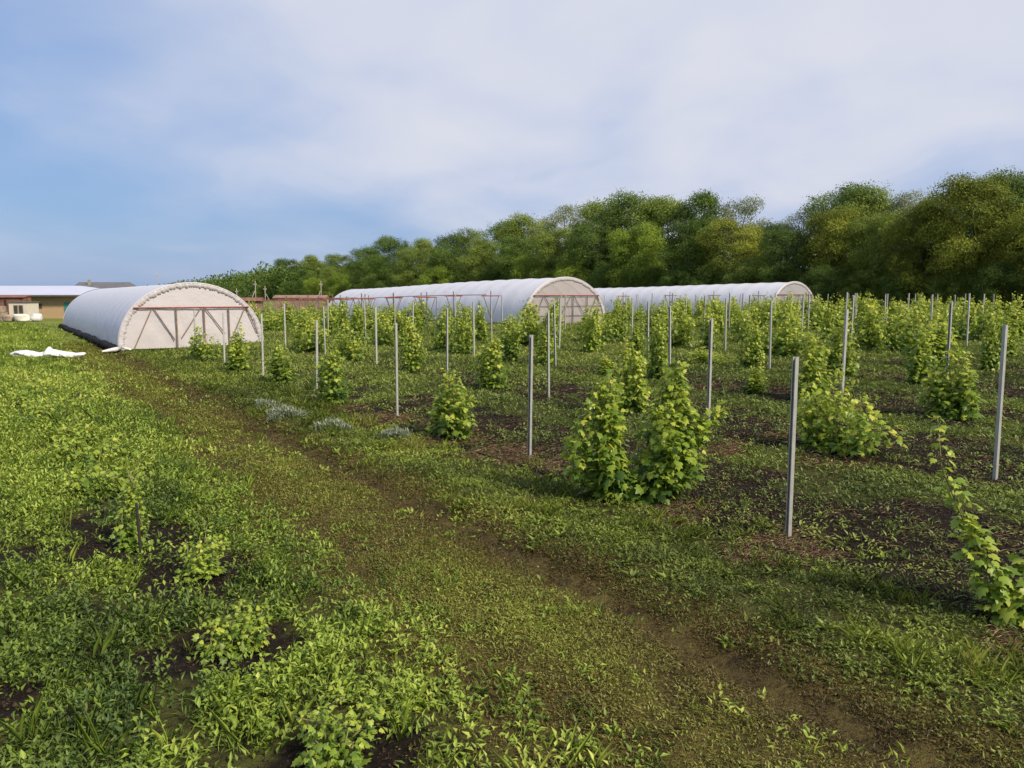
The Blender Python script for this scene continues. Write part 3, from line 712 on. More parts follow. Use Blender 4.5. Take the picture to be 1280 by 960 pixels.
MID = [col_vine(31, [(0.0, 1.5, 8)], 1000, 0.12, True, 0.36), col_vine(32, [(-0.3, 1.35, 6), (0.3, 1.55, 6)], 1400, 0.12, True, 0.36), col_vine(33, [(0.1, 1.25, 7), (-0.4, 0.9, 4)], 1100, 0.12, True, 0.36), col_vine(34, [(-0.5, 1.0, 5), (0.0, 1.3, 6), (0.5, 1.1, 5)], 1500, 0.125, True, 0.42, 0.14), col_vine(35, [(0.0, 1.7, 6), (0.35, 1.2, 4)], 1100, 0.12, True, 0.32)]
FAR = [col_vine(51, [(0.0, 1.6, 8)], 620, 0.15, False, 0.4), col_vine(52, [(-0.3, 1.4, 6), (0.35, 1.6, 6)], 850, 0.15, False, 0.4), col_vine(53, [(0.1, 1.3, 7), (-0.5, 1.0, 4)], 700, 0.15, False, 0.42, 0.14), col_vine(54, [(-0.6, 1.2, 5), (0.0, 1.5, 6), (0.6, 1.2, 5)], 1000, 0.15, False, 0.46, 0.14), col_vine(55, [(0.0, 1.75, 6), (0.4, 1.3, 5)], 750, 0.15, False, 0.36)]
def hero(x, y, dx, dy, tall, seed, leaves, wide=0.3):
    return vine_meshes(seed, 6, leaves, 0.125, True, tall, wide)
# the nearest vine: two leafy columns from one root
cx_, cy_ = nu(6.15, 6.75)
rs_ = np.random.default_rng(5); nod = []
for (ax, top, cnt) in ((-0.34, 1.40, 5), (0.42, 1.55, 7)):
    for q in range(cnt):
        e = rs_.normal(0, 0.06, (7, 3)); h = top * rs_.uniform(0.62, 1.0); jx, jy = rs_.normal(0, 0.10), rs_.normal(0, 0.12)
        bend = 0.16 * rs_.random()
        nod.append([(0, 0, 0), (ax * 0.55 + jx, jy * 0.6, 0.12 * h), (ax * 0.95 + jx * 1.6, jy * 1.3, 0.3 * h), (ax * 1.1 + jx * 1.4 + e[2, 0], jy * 1.3 + e[2, 1], 0.52 * h), (ax + jx + e[3, 0], jy + e[3, 1], 0.75 * h), (ax * 0.9 + jx * 0.5 + e[4, 0] * 0.6 + bend * 0.2, jy * 0.4 + e[4, 1] * 0.6, h)])
nod.append([(0, 0, 0), (0.45, 0.0, 0.45), (0.75, 0.05, 0.75), (1.0, 0.05, 0.98)])
st, fo = vine_meshes(5, len(nod), 3600, 0.112, True, nodes=nod, wide=0.36)
make_vine("grapevine", st, fo, (cx_, cy_, g(cx_, cy_)), "largest near grapevine, two tall leafy columns from one root beside the track", 0.0, (1.0, 1.0, 1.1))
# the leggy vine at the right edge
cx_, cy_ = 3.70, 5.55
nod = [[(0, 0, 0), (-0.12, 0.02, 0.22), (-0.26, 0.05, 0.5), (-0.42, 0.1, 0.82), (-0.54, 0.14, 1.12), (-0.58, 0.17, 1.5)],
       [(0, 0, 0), (-0.10, 0.0, 0.15), (-0.22, 0.02, 0.36), (-0.30, 0.05, 0.6)],
       [(0, 0, 0), (-0.10, 0.03, 0.2), (-0.24, 0.08, 0.48), (-0.38, 0.12, 0.78), (-0.46, 0.16, 1.0)], [(0, 0, 0), (-0.15, 0.0, 0.24), (-0.3, 0.03, 0.52), (-0.43, 0.07, 0.85)]]
for q in range(7):
    nod.append([(0, 0, 0), (0.08 + rnd(-.05, .05), rnd(-.08, .08), 0.2), (0.2 + rnd(-.08, .08), rnd(-.1, .1), 0.5), (0.27 + rnd(-.1, .1), rnd(-.1, .1), 0.8), (0.22 + rnd(-.1, .1), rnd(-.1, .1), rnd(0.9, 1.25))])
st, fo = vine_meshes(6, len(nod), 820, 0.10, True, nodes=nod, wide=0.16)
make_vine("grapevine", st, fo, (cx_, cy_, g(cx_, cy_)), "leggy yellow-green grapevine at the right edge, one long shoot arching towards the track", 0.0, fmat=M["sapling"])
nv = 0
for k in range(NROWS):
    lst = POSTS[k]; n = ROW0 + k * ROWSTEP
    Us = [p[0] for p in lst]
    mids = [(a + b) / 2 for a, b in zip(Us[:-1], Us[1:])]
    if Us: mids = [Us[0] - POSTSTEP / 2] + mids
    for i, U in enumerate(mids):
        if k == 0 and i in (0, 1): continue                 # the two built above
        x, y = nu(n + rnd(-.15, .15) - (0.2 if k == 0 else 0), U + rnd(-.3, .3)); r = math.hypot(x, y)
        c, _ = pxof(x, y, g(x, y))
        if c > 1300 or y < 4: continue
        st, fo = random.choice(NEAR if r < 14 else MID if r < 26 else FAR)
        look = ""
        sw, sh = rnd(0.8, 1.1), rnd(0.95, 1.22)
        if k >= 2 and random.random() < 0.18: sw, sh = sw * 0.7, rnd(0.35, 0.5)
        if r < 26 and k < 3 and i != 1: st, fo = random.choice([NEAR[0], NEAR[1], NEAR[2], MID[0], MID[1], MID[4]])
        if k == 0:
            sw, sh = rnd(0.9, 1.05), rnd(0.95, 1.1)
            if i == 2: st, fo = NEAR[0]; sw, sh = 1.0, 1.05
        if k == 1 and i == 1: st, fo = NEAR[3]; sw, sh, look = 0.95, 1.05, "low wide "
        if k >= 4: sw *= 1.12
        if i == 0: lab = f"{look}grapevine just before the first visible post of the {WHERE[k] if k else 'row beside the track'}"
        else: lab = f"{look}grapevine between {ORD[i-1]} and {ORD[i]} posts of the {WHERE[k] if k else 'row beside the track'}"
        make_vine("grapevine", st, fo, (x, y, g(x, y)), lab, math.atan2(UY, UX) + random.choice((0, math.pi)) + rnd(-.3, .3), (sw, sw, sh)); nv += 1
    for i, (U, px_, py_) in enumerate(lst):
        if k < 2 or random.random() > 0.85: continue
        x, y = nu(n + rnd(-.2, .2), U + rnd(0.5, 0.9)); r = math.hypot(x, y)
        st, fo = random.choice(MID[:1] + MID[4:] if r < 26 else FAR[:1] + FAR[4:]); s_ = rnd(0.7, 1.0)
        make_vine("grapevine", st, fo, (x, y, g(x, y)), f"slim grapevine growing close by the {ORD[i]} post of the {WHERE[k]}", rnd(0, 6.28), (s_, s_, rnd(0.8, 1.1)))
# vines grown between the first two greenhouses and before the middle one
for k, Uend in ((2, 60), (3, 62), (4, 64), (5, 64)):
    n = ROW0 + k * ROWSTEP; i = 0; U = 39.5 if k < 5 else 41.5
    while U < Uend:
        x, y = nu(n + rnd(-.2, .2), U + rnd(-.4, .4)); st, fo = random.choice(FAR); s = rnd(1.1, 1.5)
        make_vine("grapevine", st, fo, (x, y, g(x, y)), f"grapevine at the {ORD[i]} red trellis frame, {ORD[k]} row, between the two nearer greenhouses", rnd(0, 6.28), (s, s, rnd(0.9, 1.15)))
        U += 4.5; i += 1

# ------------------------------------------------------------------ V-shaped trellis frames
def trellis_frame(n, U, label, bar_mat, post_mat):
    x, y = nu(n, U)
    root = empty("vine_trellis", (x, y, g(x, y)), label, "trellis frame", math.atan2(NY, NX), "V-shaped steel trellis frames")
    Geo().bar((0, 0, -0.1), (0, 0, 2.0), 0.045).build("upright", post_mat, root)
    Geo().bar((-0.62, -0.04, 1.72), (0.62, -0.04, 1.72), 0.04).build("crossbar", bar_mat, root)
    for s in (-1, 1): Geo().bar((s * 0.5, -0.045, 1.70), (s * 0.05, -0.045, 0.5), 0.035).build("slanted_arm", post_mat, root)
for k, U0, cnt in ((5, 37.8, 7), (4, 39.0, 6), (3, 40.0, 5)):
    for i in range(cnt):
        trellis_frame(ROW0 + k * ROWSTEP, U0 + i * 4.3, f"red-barred V trellis frame, {ORD[i]} from the near end, {ORD[k]} row, left of the middle greenhouse", M["red_steel"], M["galv_dark"])
for i, U in enumerate((46.0, 41.0, 36.9, 33.2)):
    trellis_frame(ROW0 + 10 * ROWSTEP, U, ["red-painted V trellis frame just right of the middle greenhouse's peach end", "dark V trellis frame, second from the middle greenhouse, before the farthest greenhouse's long side",
                  "dark V trellis frame, third from the middle greenhouse, before the farthest greenhouse's long side", "dark V trellis frame, fourth from the middle greenhouse, nearest the farthest greenhouse's end"][i],
                  M["red_steel"] if i == 0 else M["galv_dark"], M["red_steel"] if i == 0 else M["galv_dark"])
for k, U0, cnt, lab in ((5, 37.8, 7, "long thin red rail lying on trellis frames before the middle greenhouse"), (3, 40.0, 5, "shorter red rail on trellis frames beside the nearest greenhouse")):
    P = []
    for i in range(cnt):
        x, y = nu(ROW0 + k * ROWSTEP - 0.3, U0 + i * 4.3); P.append((x, y, g(x, y) + 1.775))
    tag(Geo().tube(P, 0.02, 6).build("trellis_rail", M["red_steel"]), lab, "rail")

# ------------------------------------------------------------------ drip hoses along the rows
for k in range(4):
    P = []; n = ROW0 + k * ROWSTEP - 0.45; q = row_offset(k) - POSTSTEP
    a = 3.2 if k == 0 else 3.0
    for U in np.arange(a, 30, 0.5):
        x, y = nu(n + 0.25 * (float(vn(np.array([U]), np.array([k * 3.0]), 1.7, 55)[0]) - 0.5), U); P.append((x, y, g(x, y) + 0.012))
    tag(Geo().tube(P, 0.012, 6).build("drip_hose", M["black_plastic"]), ["black drip hose lying along the vine row beside the track", "black drip hose lying along the second vine row from the track",
        "black drip hose lying along the third vine row from the track", "black drip hose lying along the fourth vine row from the track"][k], "hose", "drip hoses")

# ------------------------------------------------------------------ saplings left of the track
SL = [("small bright sapling at the bottom edge, nearest to the viewer", 0.36), ("pale green sapling in bare dark soil, second from the bottom edge", 0.42), ("low green sapling in soil just right of the staked one", 0.40),
      ("tall yellow-green sapling leaning on a short dark stake", 0.62), ("small sapling, first in line beyond the staked sapling", 0.3), ("small sapling, second in line beyond the staked sapling", 0.3),
      ("small sapling, third in line beyond the staked sapling", 0.34), ("small bush, fourth in line beyond the staked sapling", 0.4), ("small bush, fifth in line beyond the staked sapling towards the white sheeting", 0.45),
      ("sapling above a dark soil hollow at the left edge", 0.38), ("second sapling along the left edge, beyond the dark hollow", 0.34), ("third sapling along the left edge, farthest of them", 0.34)]
for i, (sn, sU, rad) in enumerate(SAPL):
    lab, h = SL[i]; x, y = nu(sn, sU)
    st, fo = vine_meshes(80 + i, 5, 620 if i < 4 else 380, 0.046 if i < 4 else 0.065, True, h * (0.9 if i != 3 else 1.1), 0.13 if i < 4 else 0.18)
    if i == 3: st, fo = col_vine(83, [(0, 0.84, 8)], 760, 0.056, True, 0.13, 0.05)
    make_vine("sapling", st, fo, (x, y, g(x, y)), lab, rnd(0, 6), (1, 1, 1) if i < 4 else (1.35, 1.35, 1.4), "young saplings in the weedy strip", "sapling", M["sapling"])
x, y = nu(1.03, 7.85); z = g(x, y)
tag(Geo().tube([(x, y, z - 0.05), (x - 0.02, y, z + 0.5)], [0.016, 0.013], 7).build("stake", M["stake"]), "short dark stake stuck in the soil against the yellow-green sapling", "stake")

# ------------------------------------------------------------------ crumpled white sheeting
def sheeting():
    rs = np.random.default_rng(3); V, F = [], []; n, seg = 70, 20
    for i in range(n):
        t = i / (n - 1); xx = -1.35 + 2.7 * t
        rad = 0.17 * (math.sin(math.pi * min(1, max(0, t))) ** 0.35 + 0.02) * (1 + 0.45 * math.exp(-((t - 0.22) / 0.14) ** 2))
        for k in range(seg):
            a = 2 * math.pi * k / seg
            q = rad * (0.55 + 0.9 * float(fbm(np.array([t * 9 + math.cos(a) * 0.9]), np.array([math.sin(a) * 1.8 + math.cos(a) * 0.5]), 0.8, 4, 3)[0]))
            px_ = xx; py_ = math.cos(a) * q * 1.7 + 0.1 * math.sin(t * 7); pz = max(0.0, 0.13 + math.sin(a) * q * 0.8 + 0.05 * math.sin(t * 13))
            if abs(t - 0.52) < 0.05 and math.sin(a) > 0.4: pz += 0.12 * (1 - abs(t - 0.52) / 0.05)
            V.append((px_, py_, pz))
    for i in range(n - 1):
        for k in range(seg): F.append((i * seg + k, i * seg + (k + 1) % seg, (i + 1) * seg + (k + 1) % seg, (i + 1) * seg + k))
    me = np_mesh("sheeting", V, F, smooth=False); o = link("plastic_sheeting", me, M["white_plastic"]); return o
o = sheeting(); o.location = (-17.6, 29.8, g(-17.6, 29.8)); o.rotation_euler = (0, 0, 0.12)
tag(o, "crumpled roll of white plastic sheeting lying on the grass", "sheeting")

# ------------------------------------------------------------------ farm buildings at the left
def shed():
    X0, X1, Y0, Y1 = -80.0, -41.8, 79.5, 88.5; zb = 0.0
    root = empty("farm_shed", (-55, 80, 0), "long low farm shed of yellow brick under a pale metal hipped roof", "shed")
    L = lambda x, y, z: (x + 55, y - 80, z)
    G = Geo(); xm = (X0 + X1) / 2
    for (a, b, c, d) in ((X0, Y0, X1, Y0), (X1, Y0, X1, Y1), (X1, Y1, X0, Y1), (X0, Y1, X0, Y0)):
        mx, my = (a + c) / 2, (b + d) / 2; ln = abs(c - a) + abs(d - b)
        G.box(L(mx, my, 1.1), (ln + 0.29, 0.3, 2.5) if b == d else (0.3, ln - 0.31, 2.5))
    G.build("wall", M["brick"], root)
    e = 0.9; z0, z1, th = 2.36, 3.3, 0.06; G = Geo(); ym = (Y0 + Y1) / 2; in_ = 5.2
    a, b, c, d = L(X0 - e, Y0 - e, z0), L(X1 + e, Y0 - e, z0), L(X1 + e, Y1 + e, z0), L(X0 - e, Y1 + e, z0); r0, r1 = L(X0 + in_, ym, z1), L(X1 - in_ + 1.4, ym, z1)
    V = [a, b, c, d, r0, r1]; V += [(v[0], v[1], v[2] - th) for v in V]
    F = [(0, 1, 5, 4), (1, 2, 5), (2, 3, 4, 5), (3, 0, 4), (6, 10, 11, 7), (7, 11, 8), (8, 11, 10, 9), (9, 10, 6), (0, 6, 7, 1), (1, 7, 8, 2), (2, 8, 9, 3), (3, 9, 6, 0)]
    G.add(V, F); rf = G.build("roof", M["roof_white"], root)
    Geo().box(L(xm, Y0 - e - 0.03, z0 - 0.09), (X1 - X0 + 2 * e, 0.05, 0.14)).build("fascia", M["slate"], root)
    for xx in (-45.2, -48.6, -50.2): Geo().box(L(xx, Y0 - 0.5, z0 - 0.14), (0.16, 0.8, 0.12)).build("rafter_end", M["slate"], root)
    dr = Geo().box(L(-44.4, Y0 - 0.19, 0.95), (0.9, 0.06, 1.3)).build("door", M["teal"], root)
    Geo().box(L(-44.7, Y0 - 0.24, 0.95), (0.05, 0.05, 0.12)).build("handle", M["slate"], dr)
    for xx in (-47.3, -55.6): 
        wd = Geo().box(L(xx, Y0 - 0.17, 1.25), (0.5, 0.05, 0.5)).build("window", M["crate"], root)
        Geo().box(L(xx, Y0 - 0.205, 1.25), (0.4, 0.02, 0.4)).build("pane", M["dark_glass"], wd)
shed()
def house():
    root = empty("house", (-60.0, 118, 0), "distant house with a dark gable roof and a pale chimney behind the shed", "house")
    Geo().box((0, 0, 1.2), (8.2, 7, 2.6)).build("wall", M["cream"], root)
    V = [(-4.6, -4, 2.45), (4.6, -4, 2.45), (4.6, 4, 2.45), (-4.6, 4, 2.45), (-4.3, 0, 4.2), (3.2, 0, 4.2)]; V += [(a, b, c - 0.08) for a, b, c in V]
    F = [(0, 1, 5, 4), (1, 2, 5), (2, 3, 4, 5), (3, 0, 4), (6, 10, 11, 7), (7, 11, 8), (8, 11, 10, 9), (9, 10, 6), (0, 6, 7, 1), (1, 7, 8, 2), (2, 8, 9, 3), (3, 9, 6, 0)]
    rf = Geo().add(V, F).build("roof", M["slate"], root)
    Geo().box((-2.3, -0.9, 4.1), (0.35, 0.35, 0.9)).build("chimney", M["concrete"], rf)
house()
def cabin():
    x, y = -44.7, 72.5
    root = empty("cabin", (x, y, 0), "small cream cabin with a dark two-leaf window before the brick shed", "cabin")
    Geo().box((0, 0, 0.82), (1.75, 1.6, 1.72)).build("body", M["cream"], root)
    Geo().box((0, 0, 1.715), (1.95, 1.8, 0.07)).build("roof", M["slate"], root)
    for dx in (-0.21, 0.21):
        wf = Geo().box((dx * 1.1, -0.82, 1.02), (0.40, 0.05, 0.85)).build("window", M["crate"], root)
        Geo().box((dx * 1.1, -0.855, 1.02), (0.30, 0.02, 0.74)).build("pane", M["dark_glass"], wf)
cabin()
def rusty_panel():
    root = empty("rusty_hut", (-47.7, 75.8, 0), "low rusty brown sheet-metal hut leaning beside the cream cabin", "hut")
    Geo().box((0, 0, 1.05), (2.7, 1.2, 2.1)).build("body", M["rust"], root)
    V = [(-1.45, -0.75, 2.1), (1.45, -0.75, 2.1), (1.45, 0.75, 2.3), (-1.45, 0.75, 2.3)]; V += [(a, b, c + 0.05) for a, b, c in V]
    Geo().add(V, [(3, 2, 1, 0), (4, 5, 6, 7), (0, 1, 5, 4), (1, 2, 6, 5), (2, 3, 7, 6), (3, 0, 4, 7)]).build("roof", M["rust"], root)
    for dx in (-1.2, -0.4): Geo().box((dx, -0.63, 0.95), (0.16, 0.06, 1.9)).build("post", M["stake"], root)
rusty_panel()
def crate(x, y, z, s, lab):
    root = empty("wooden_crate", (x, y, z), lab, "crate", rnd(-.2, .2), "wooden crates by the rusty hut")
    w_, h_ = s
    Geo().box((0, 0, h_ / 2), (w_ * 0.94, w_ * 0.94, h_ - 0.02)).build("body", M["crate"], root)
    for q in (0.18, 0.5, 0.82): Geo().box((0, -w_ * 0.47 - 0.012, h_ * q), (w_, 0.024, h_ * 0.22)).build("slat", M["crate"], root)
crate(-46.3, 71.6, g(-46.3, 71.6), (0.95, 0.8), "weathered wooden crate on the grass left of the cabin")
crate(-46.4, 71.6, 0.82, (0.85, 0.55), "smaller wooden crate stacked on the crate left of the cabin")
def lump(name, x, y, sx, sy, sz, mat, lab, cat, seed, group=None):
    rs = seed; V, F = [], []; A, B = 14, 9
    for j in range(B + 1):
        ph = math.pi * j / B
        for i in range(A):
            th = 2 * math.pi * i / A; q = 0.65 + 0.7 * float(vn(np.array([math.cos(th) * 1.3 + rs]), np.array([math.sin(th) * 1.3 + ph]), 0.8, rs)[0])
            cz = math.cos(ph); V.append((sx * abs(math.sin(ph)) ** 0.4 * math.cos(th) * q, sy * abs(math.sin(ph)) ** 0.4 * math.sin(th) * q, max(0, sz * (0.5 + 0.5 * math.copysign(abs(cz) ** 0.7, cz)) * (0.9 + 0.1 * q))))
    for j in range(B):
        for i in range(A): F.append((j * A + i, j * A + (i + 1) % A, (j + 1) * A + (i + 1) % A, (j + 1) * A + i))
    o = link(name, np_mesh(name, V, F, smooth=True), mat); o.location = (x, y, g(x, y)); return tag(o, lab, cat, group)
lump("sack", -44.6, 70.0, 0.5, 0.35, 0.62, M["crate"], "brownish sack at the foot of the cream cabin's left corner", "sack", 4, "sacks before the cabin")
lump("sack", -43.3, 69.8, 0.75, 0.4, 0.68, M["sack"], "big pale sack lying in the middle of the pile before the cabin", "sack", 5, "sacks before the cabin")
lump("sack", -42.2, 70.1, 0.5, 0.35, 0.7, M["white_plastic"], "white sack at the right end of the pile before the cabin", "sack", 6, "sacks before the cabin")
lump("tarp_heap", -47.7, 71.0, 0.8, 0.8, 1.45, M["black_plastic"], "tall black tarpaulin heap at the left edge beside the crates", "heap", 7)
lump("plastic_scrap", -39.3, 60.6, 0.25, 0.2, 0.18, M["white_plastic"], "scrap of white plastic on the grass at the left edge", "scrap", 8)
lump("dark_bundle", -30.2, 58.0, 0.65, 0.4, 0.3, M["black_plastic"], "dark low bundle on the grass behind the nearest greenhouse's far corner", "bundle", 9)
# low buildings behind the greenhouses
def low_barn(x, y, w_, d_, h_, lab, roof):
    root = empty("barn", (x, y, g(x, y)), lab, "barn", 0.1)
    Geo().box((0, 0, h_ * 0.4), (w_, d_, h_ * 0.8 + 0.2)).build("wall", M["brownwall"], root)
    V = [(-w_/2-.3, -d_/2-.3, h_*.78), (w_/2+.3, -d_/2-.3, h_*.78), (w_/2+.3, d_/2+.3, h_*.78), (-w_/2-.3, d_/2+.3, h_*.78), (-w_/2-.3, 0, h_), (w_/2+.3, 0, h_)]
    Geo().add(V, [(0, 1, 5, 4), (2, 3, 4, 5), (1, 2, 5), (3, 0, 4), (3, 2, 1, 0)]).build("roof", roof, root)
low_barn(-33.2, 125, 7.5, 4, 2.2, "low brown barn at the left end of the middle greenhouse, under the poles", M["brownwall"])
low_barn(-34.5, 104, 3.0, 3, 1.9, "small low hut with a rusty roof right of the nearest greenhouse", M["rust"])

def power_pole(x, y, h, lab, braces=()):
    root = empty("power_pole", (x, y, g(x, y)), lab, "pole", 0, "power poles beyond the field")
    Geo().tube([(0, 0, -0.2), (0, 0, h)], [0.09, 0.06], 8).build("shaft", M["concrete"], root, smooth=True)
    Geo().box((0, 0, h - 0.5), (0.5, 0.07, 0.07)).build("crossarm", M["concrete"], root)
    for dx in (-0.2, 0, 0.2): Geo().tube([(dx, 0, h - 0.46 if dx else h), (dx, 0, h - 0.3 if dx else h + 0.15)], 0.04, 6).build("insulator", M["cream"], root)
    for dx in braces: Geo().tube([(dx, 0, -0.2), (0.12 * (1 if dx > 0 else -1), 0, h * 0.66)], 0.06, 6).build("brace", M["concrete"], root, smooth=True)
power_pole(-43.0, 133, 4.4, "braced concrete pole right of the nearest greenhouse's roof", (-1.4,))
power_pole(-41.7, 134, 3.6, "shorter braced pole standing beside the taller braced pole", (1.5,))
power_pole(-46.5, 134, 3.2, "thin unbraced pole showing over the nearest greenhouse's right shoulder")
power_pole(-32.0, 133, 4.4, "pole with a left brace at the far end of the middle greenhouse", (-1.3,))
power_pole(-67.0, 150, 6.3, "pole rising alone above the nearest greenhouse's roof")

# ------------------------------------------------------------------ the wood
def crown_mesh(seed, tall, wid, lobes, clumps, per, leaf, low=0.12, fat=1.0, flat=0.8):
    """crown = lobes > clumps of leaves on each lobe's outside; trunk and limbs reach the lobes"""
    rs = np.random.default_rng(seed); C, R = [], []
    skew = rs.normal(0, wid * 0.06, 2)
    for i in range(lobes):
        t = low + (0.90 - low) * (i + rs.uniform(0.1, 0.9)) / lobes; u_ = (t - low * 0.5) / (1.0 - low * 0.5)
        prof = math.sin(math.pi * min(1, max(0.04, u_)) ** 1.05) ** 0.6
        a = i * 2.4 + rs.uniform(-0.6, 0.6); q = wid * 0.5 * prof * rs.uniform(0.45, 0.85)
        C.append((math.cos(a) * q + skew[0] * t, math.sin(a) * q + skew[1] * t, t * tall)); R.append(wid * rs.uniform(0.11, 0.21) * fat)
    C.append((skew[0], skew[1], tall * 0.87)); R.append(wid * 0.17 * fat)
    C = np.array(C); R = np.array(R)
    p = R ** 2 / (R ** 2).sum(); k = rs.choice(len(C), clumps, p=p)
    v = unit(rs.normal(0, 1, (clumps, 3)) + np.array([0, 0, 0.25])); v[:, 2] = np.abs(v[:, 2]) * np.where(rs.random(clumps) < 0.75, 1, -1)
    rad = R[k] * np.clip(rs.normal(0.93, 0.19, clumps), 0.4, 1.5)
    cc = C[k] + v * rad[:, None] * np.array([1, 1, flat])
    lt = rs.normal(0, 0.13, len(C)); ct = 0.5 + lt[k] + rs.normal(0, 0.12, clumps)
    j = np.repeat(np.arange(clumps), per); m = len(j); vj = v[j]
    pos = cc[j] + rs.normal(0, 1, (m, 3)) * np.array([leaf * 1.5, leaf * 1.5, leaf * 1.0])
    d = unit(rs.normal(0, 0.8, (m, 3)) + vj * 0.6 - np.array([0, 0, 0.3])); nr = vj * 1.3 + rs.normal(0, 0.5, (m, 3)) + np.array([0, 0, 0.45])
    tone = np.clip(ct[j] + rs.normal(0, 0.07, m), 0, 1)
    V, F = leaf_geo(pos, d, nr, leaf * rs.uniform(0.6, 1.3, m), leaf * 0.62 * rs.uniform(0.7, 1.2, m), 0.15, 0.1)
    G = Geo()
    G.tube([(0, 0, -0.3), (0.05, 0, tall * 0.2), (-0.08 + skew[0] * 0.4, 0.05, tall * 0.5), (skew[0], skew[1], tall * 0.85)], [tall * 0.022, tall * 0.017, tall * 0.011, 0.03], 8)
    for i in range(0, len(C) - 1, 2):
        z0 = C[i][2] * 0.55; G.tube([(0, 0, z0), tuple(C[i] * np.array([0.5, 0.5, 0.82])), tuple(C[i])], [tall * 0.008, tall * 0.005, 0.02], 5)
    cm = np_mesh("crown", V, F, np.repeat(tone, 4)); tm = G.mesh("trunk", True); tm.materials.append(M["bark"]); cm.materials.append(M["tree_mid"])
    return tm, cm
# round, tall, wide and low forms; all 10 m tall before scaling
TREES = {"round": [crown_mesh(200 + i, 10, 7.6, 22, 2600, 16, 0.15, 0.10, 1.0) for i in range(5)],
         "tall": [crown_mesh(220 + i, 10, 5.0, 20, 1900, 15, 0.145, 0.16, 1.05) for i in range(3)],
         "loose": [crown_mesh(240 + i, 10, 6.4, 26, 1200, 14, 0.14, 0.14, 0.8) for i in range(3)],
         "bush": [crown_mesh(260 + i, 10, 13.0, 22, 1900, 14, 0.23, 0.04, 0.8) for i in range(3)]}
def tree(name, form, mat, x, y, h, label, group, wide=1.0):
    tm, cm = random.choice(TREES[form]); s = h / 10.0
    root = empty(name, (x, y, g(x, y)), label, "tree" if name == "tree" else "shrub", rnd(0, 6.28), group); root.scale = (s * wide, s * wide, s)
    link("trunk", tm, M["bark"], root); link("crown", cm, M[mat], root, on_object=True)
    root.children[1].material_slots[0].link = 'OBJECT'; root.children[1].material_slots[0].material = M[mat]
    return root
def wood_xy(px, n):
    t = (px - 640) / FPX; Z = n / (NX * t + NY); return t * Z, Z
LOOK = {"tree_dark": "dark green", "tree_mid": "mid green", "tree_olive": "olive-yellow", "tree_bright": "bright yellow-green", "tree_grey": "silvery grey-green"}
FORM = {"round": "round-crowned", "tall": "narrow", "loose": "loose-crowned", "bush": "low bushy"}
def plant_rank(spec, n, where, group, name="tree"):
    """spec: picture column, picture row of its top, form, colour, width"""
    for i, (px, top, form, mat, wide) in enumerate(spec):
        x, y = wood_xy(px, n + rnd(-1, 1)); h = (368 - top) / FPX * y + CAM_H - g(x, y); h *= 0.94
        tree(name, form, mat, x, y, h, f"{LOOK[mat]} {FORM[form]} {name}, {ORD[i]} from the right {where}", group, wide)
BACK = [(1330, 225, "round", "tree_mid", 1), (1262, 222, "round", "tree_dark", 1), (1228, 206, "round", "tree_mid", 1), (1172, 236, "round", "tree_dark", 1.1), (1120, 226, "loose", "tree_grey", 0.7), (1085, 232, "round", "tree_mid", 1),
        (1052, 222, "round", "tree_dark", 1), (1000, 246, "loose", "tree_grey", 1), (958, 272, "round", "tree_dark", 1), (915, 236, "loose", "tree_grey", 1), (874, 228, "tall", "tree_dark", 1), (835, 240, "round", "tree_mid", 1),
        (800, 236, "round", "tree_dark", 1), (758, 242, "round", "tree_mid", 1), (706, 246, "loose", "tree_grey", 1), (668, 264, "round", "tree_mid", 1), (630, 270, "round", "tree_dark", 1), (600, 278, "loose", "tree_mid", 1),
        (570, 286, "round", "tree_dark", 1), (535, 296, "round", "tree_mid", 1), (490, 291, "round", "tree_dark", 1), (462, 304, "round", "tree_dark", 1), (428, 314, "round", "tree_mid", 1), (395, 317, "round", "tree_mid", 1),
        (362, 320, "round", "tree_dark", 1), (330, 336, "round", "tree_mid", 1), (300, 342, "round", "tree_dark", 1)]
FRONT = [(1310, 236, "round", "tree_olive", 1), (1215, 212, "round", "tree_olive", 1), (1150, 246, "round", "tree_olive", 0.95), (1085, 262, "round", "tree_mid", 1), (1035, 256, "round", "tree_olive", 0.95), (985, 280, "round", "tree_dark", 1),
         (920, 270, "round", "tree_olive", 1.1), (860, 268, "round", "tree_dark", 1), (790, 278, "round", "tree_bright", 1.05), (735, 272, "round", "tree_dark", 1), (690, 282, "round", "tree_mid", 1), (645, 292, "round", "tree_dark", 1),
         (605, 294, "round", "tree_mid", 1), (560, 302, "round", "tree_dark", 1), (520, 308, "round", "tree_mid", 1), (480, 314, "round", "tree_dark", 1), (450, 322, "round", "tree_dark", 1), (415, 330, "round", "tree_mid", 1), (383, 333, "round", "tree_dark", 1),
         (350, 340, "round", "tree_dark", 1)]
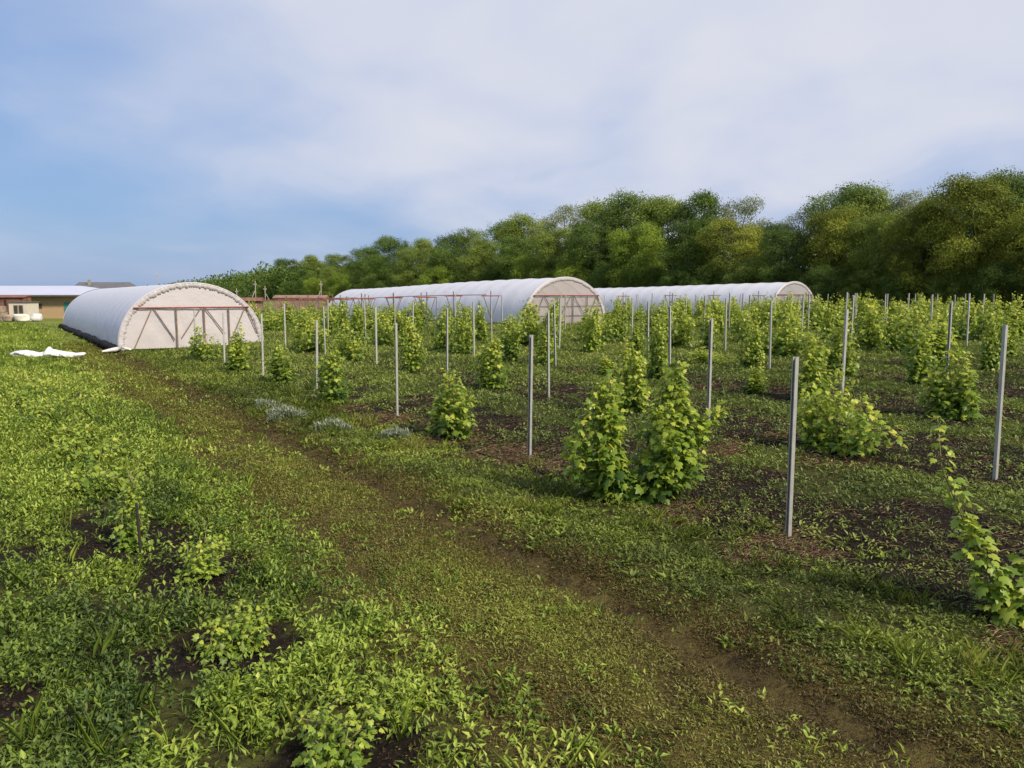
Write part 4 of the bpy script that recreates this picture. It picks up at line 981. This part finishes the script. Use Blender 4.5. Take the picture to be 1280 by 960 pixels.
UNDER = [(1300, 330, "bush", "tree_dark", 1), (1240, 326, "bush", "tree_dark", 1), (1190, 338, "bush", "tree_mid", 1), (1130, 336, "bush", "tree_dark", 1), (1075, 340, "bush", "tree_mid", 1), (1035, 330, "bush", "tree_dark", 1), (985, 332, "bush", "tree_dark", 1),
         (940, 320, "bush", "tree_mid", 1), (895, 328, "bush", "tree_dark", 1), (850, 335, "bush", "tree_dark", 1), (800, 325, "bush", "tree_dark", 1), (755, 330, "bush", "tree_dark", 1), (712, 326, "bush", "tree_bright", 0.9), (665, 318, "bush", "tree_bright", 0.8),
         (620, 334, "bush", "tree_dark", 1), (590, 336, "bush", "tree_mid", 1), (548, 330, "bush", "tree_bright", 0.9), (505, 338, "bush", "tree_dark", 1), (470, 343, "bush", "tree_dark", 1), (428, 340, "bush", "tree_bright", 0.8), (395, 346, "bush", "tree_bright", 0.8), (365, 350, "bush", "tree_dark", 1), (335, 352, "bush", "tree_mid", 1)]
plant_rank(BACK, 84, "in the tall back rank of the wood", "tall trees at the back of the wood")
plant_rank(FRONT, 76, "along the front edge of the wood", "trees along the front edge of the wood")
plant_rank(UNDER, 74.5, "along the foot of the wood", "shrubs along the foot of the wood", "shrub")
def wood_mass():
    rs = np.random.default_rng(77); pos = []; tone = []; size = []
    # inside of the wood behind the ranks, and its far end fading to the left horizon
    m = 26000; U = rs.uniform(5, 300, m); n = rs.uniform(88, 102, m); top = 8.5 + 3 * np.array(vn(U, n, 9, 3)) ; x, y = nu(n, U); pos.append(np.stack([x, y, 0.4 + top * rs.random(m) ** 0.8], 1)); tone.append(np.clip(rs.normal(0.35, 0.2, m), 0, 1)); size.append(np.full(m, 0.9))
    m = 22000; U = 235 + 300 * rs.random(m) ** 1.3; n = rs.uniform(73, 96, m); top = np.interp(U, [235, 320, 420, 535], [12.5, 10, 8, 6.5]) * (0.72 + 0.4 * np.array(vn(U, n, 8, 4))); x, y = nu(n, U); pos.append(np.stack([x, y, 0.2 + top * rs.random(m) ** 0.75], 1)); tone.append(np.clip(rs.normal(0.45, 0.2, m), 0, 1)); size.append(np.full(m, 1.0))
    m = 5000; x = rs.uniform(-900, -330, m); y = rs.uniform(900, 960, m); pos.append(np.stack([x, y, rs.random(m) * 5.5], 1)); tone.append(np.clip(rs.normal(0.4, 0.2, m), 0, 1)); size.append(np.full(m, 2.6))
    P = np.concatenate(pos); T = np.concatenate(tone); S = np.concatenate(size); m = len(P)
    V, F = leaf_geo(P, rs.normal(0, 1, (m, 3)), rs.normal(0, 1, (m, 3)) + np.array([0, 0, 0.5]), S * rs.uniform(0.6, 1.3, m), S * 0.65, 0.15, 0.1)
    tag(link("far_woods", np_mesh("far_woods", V, F, np.repeat(T, 4)), M["tree_dark"]), kind="stuff")
wood_mass()
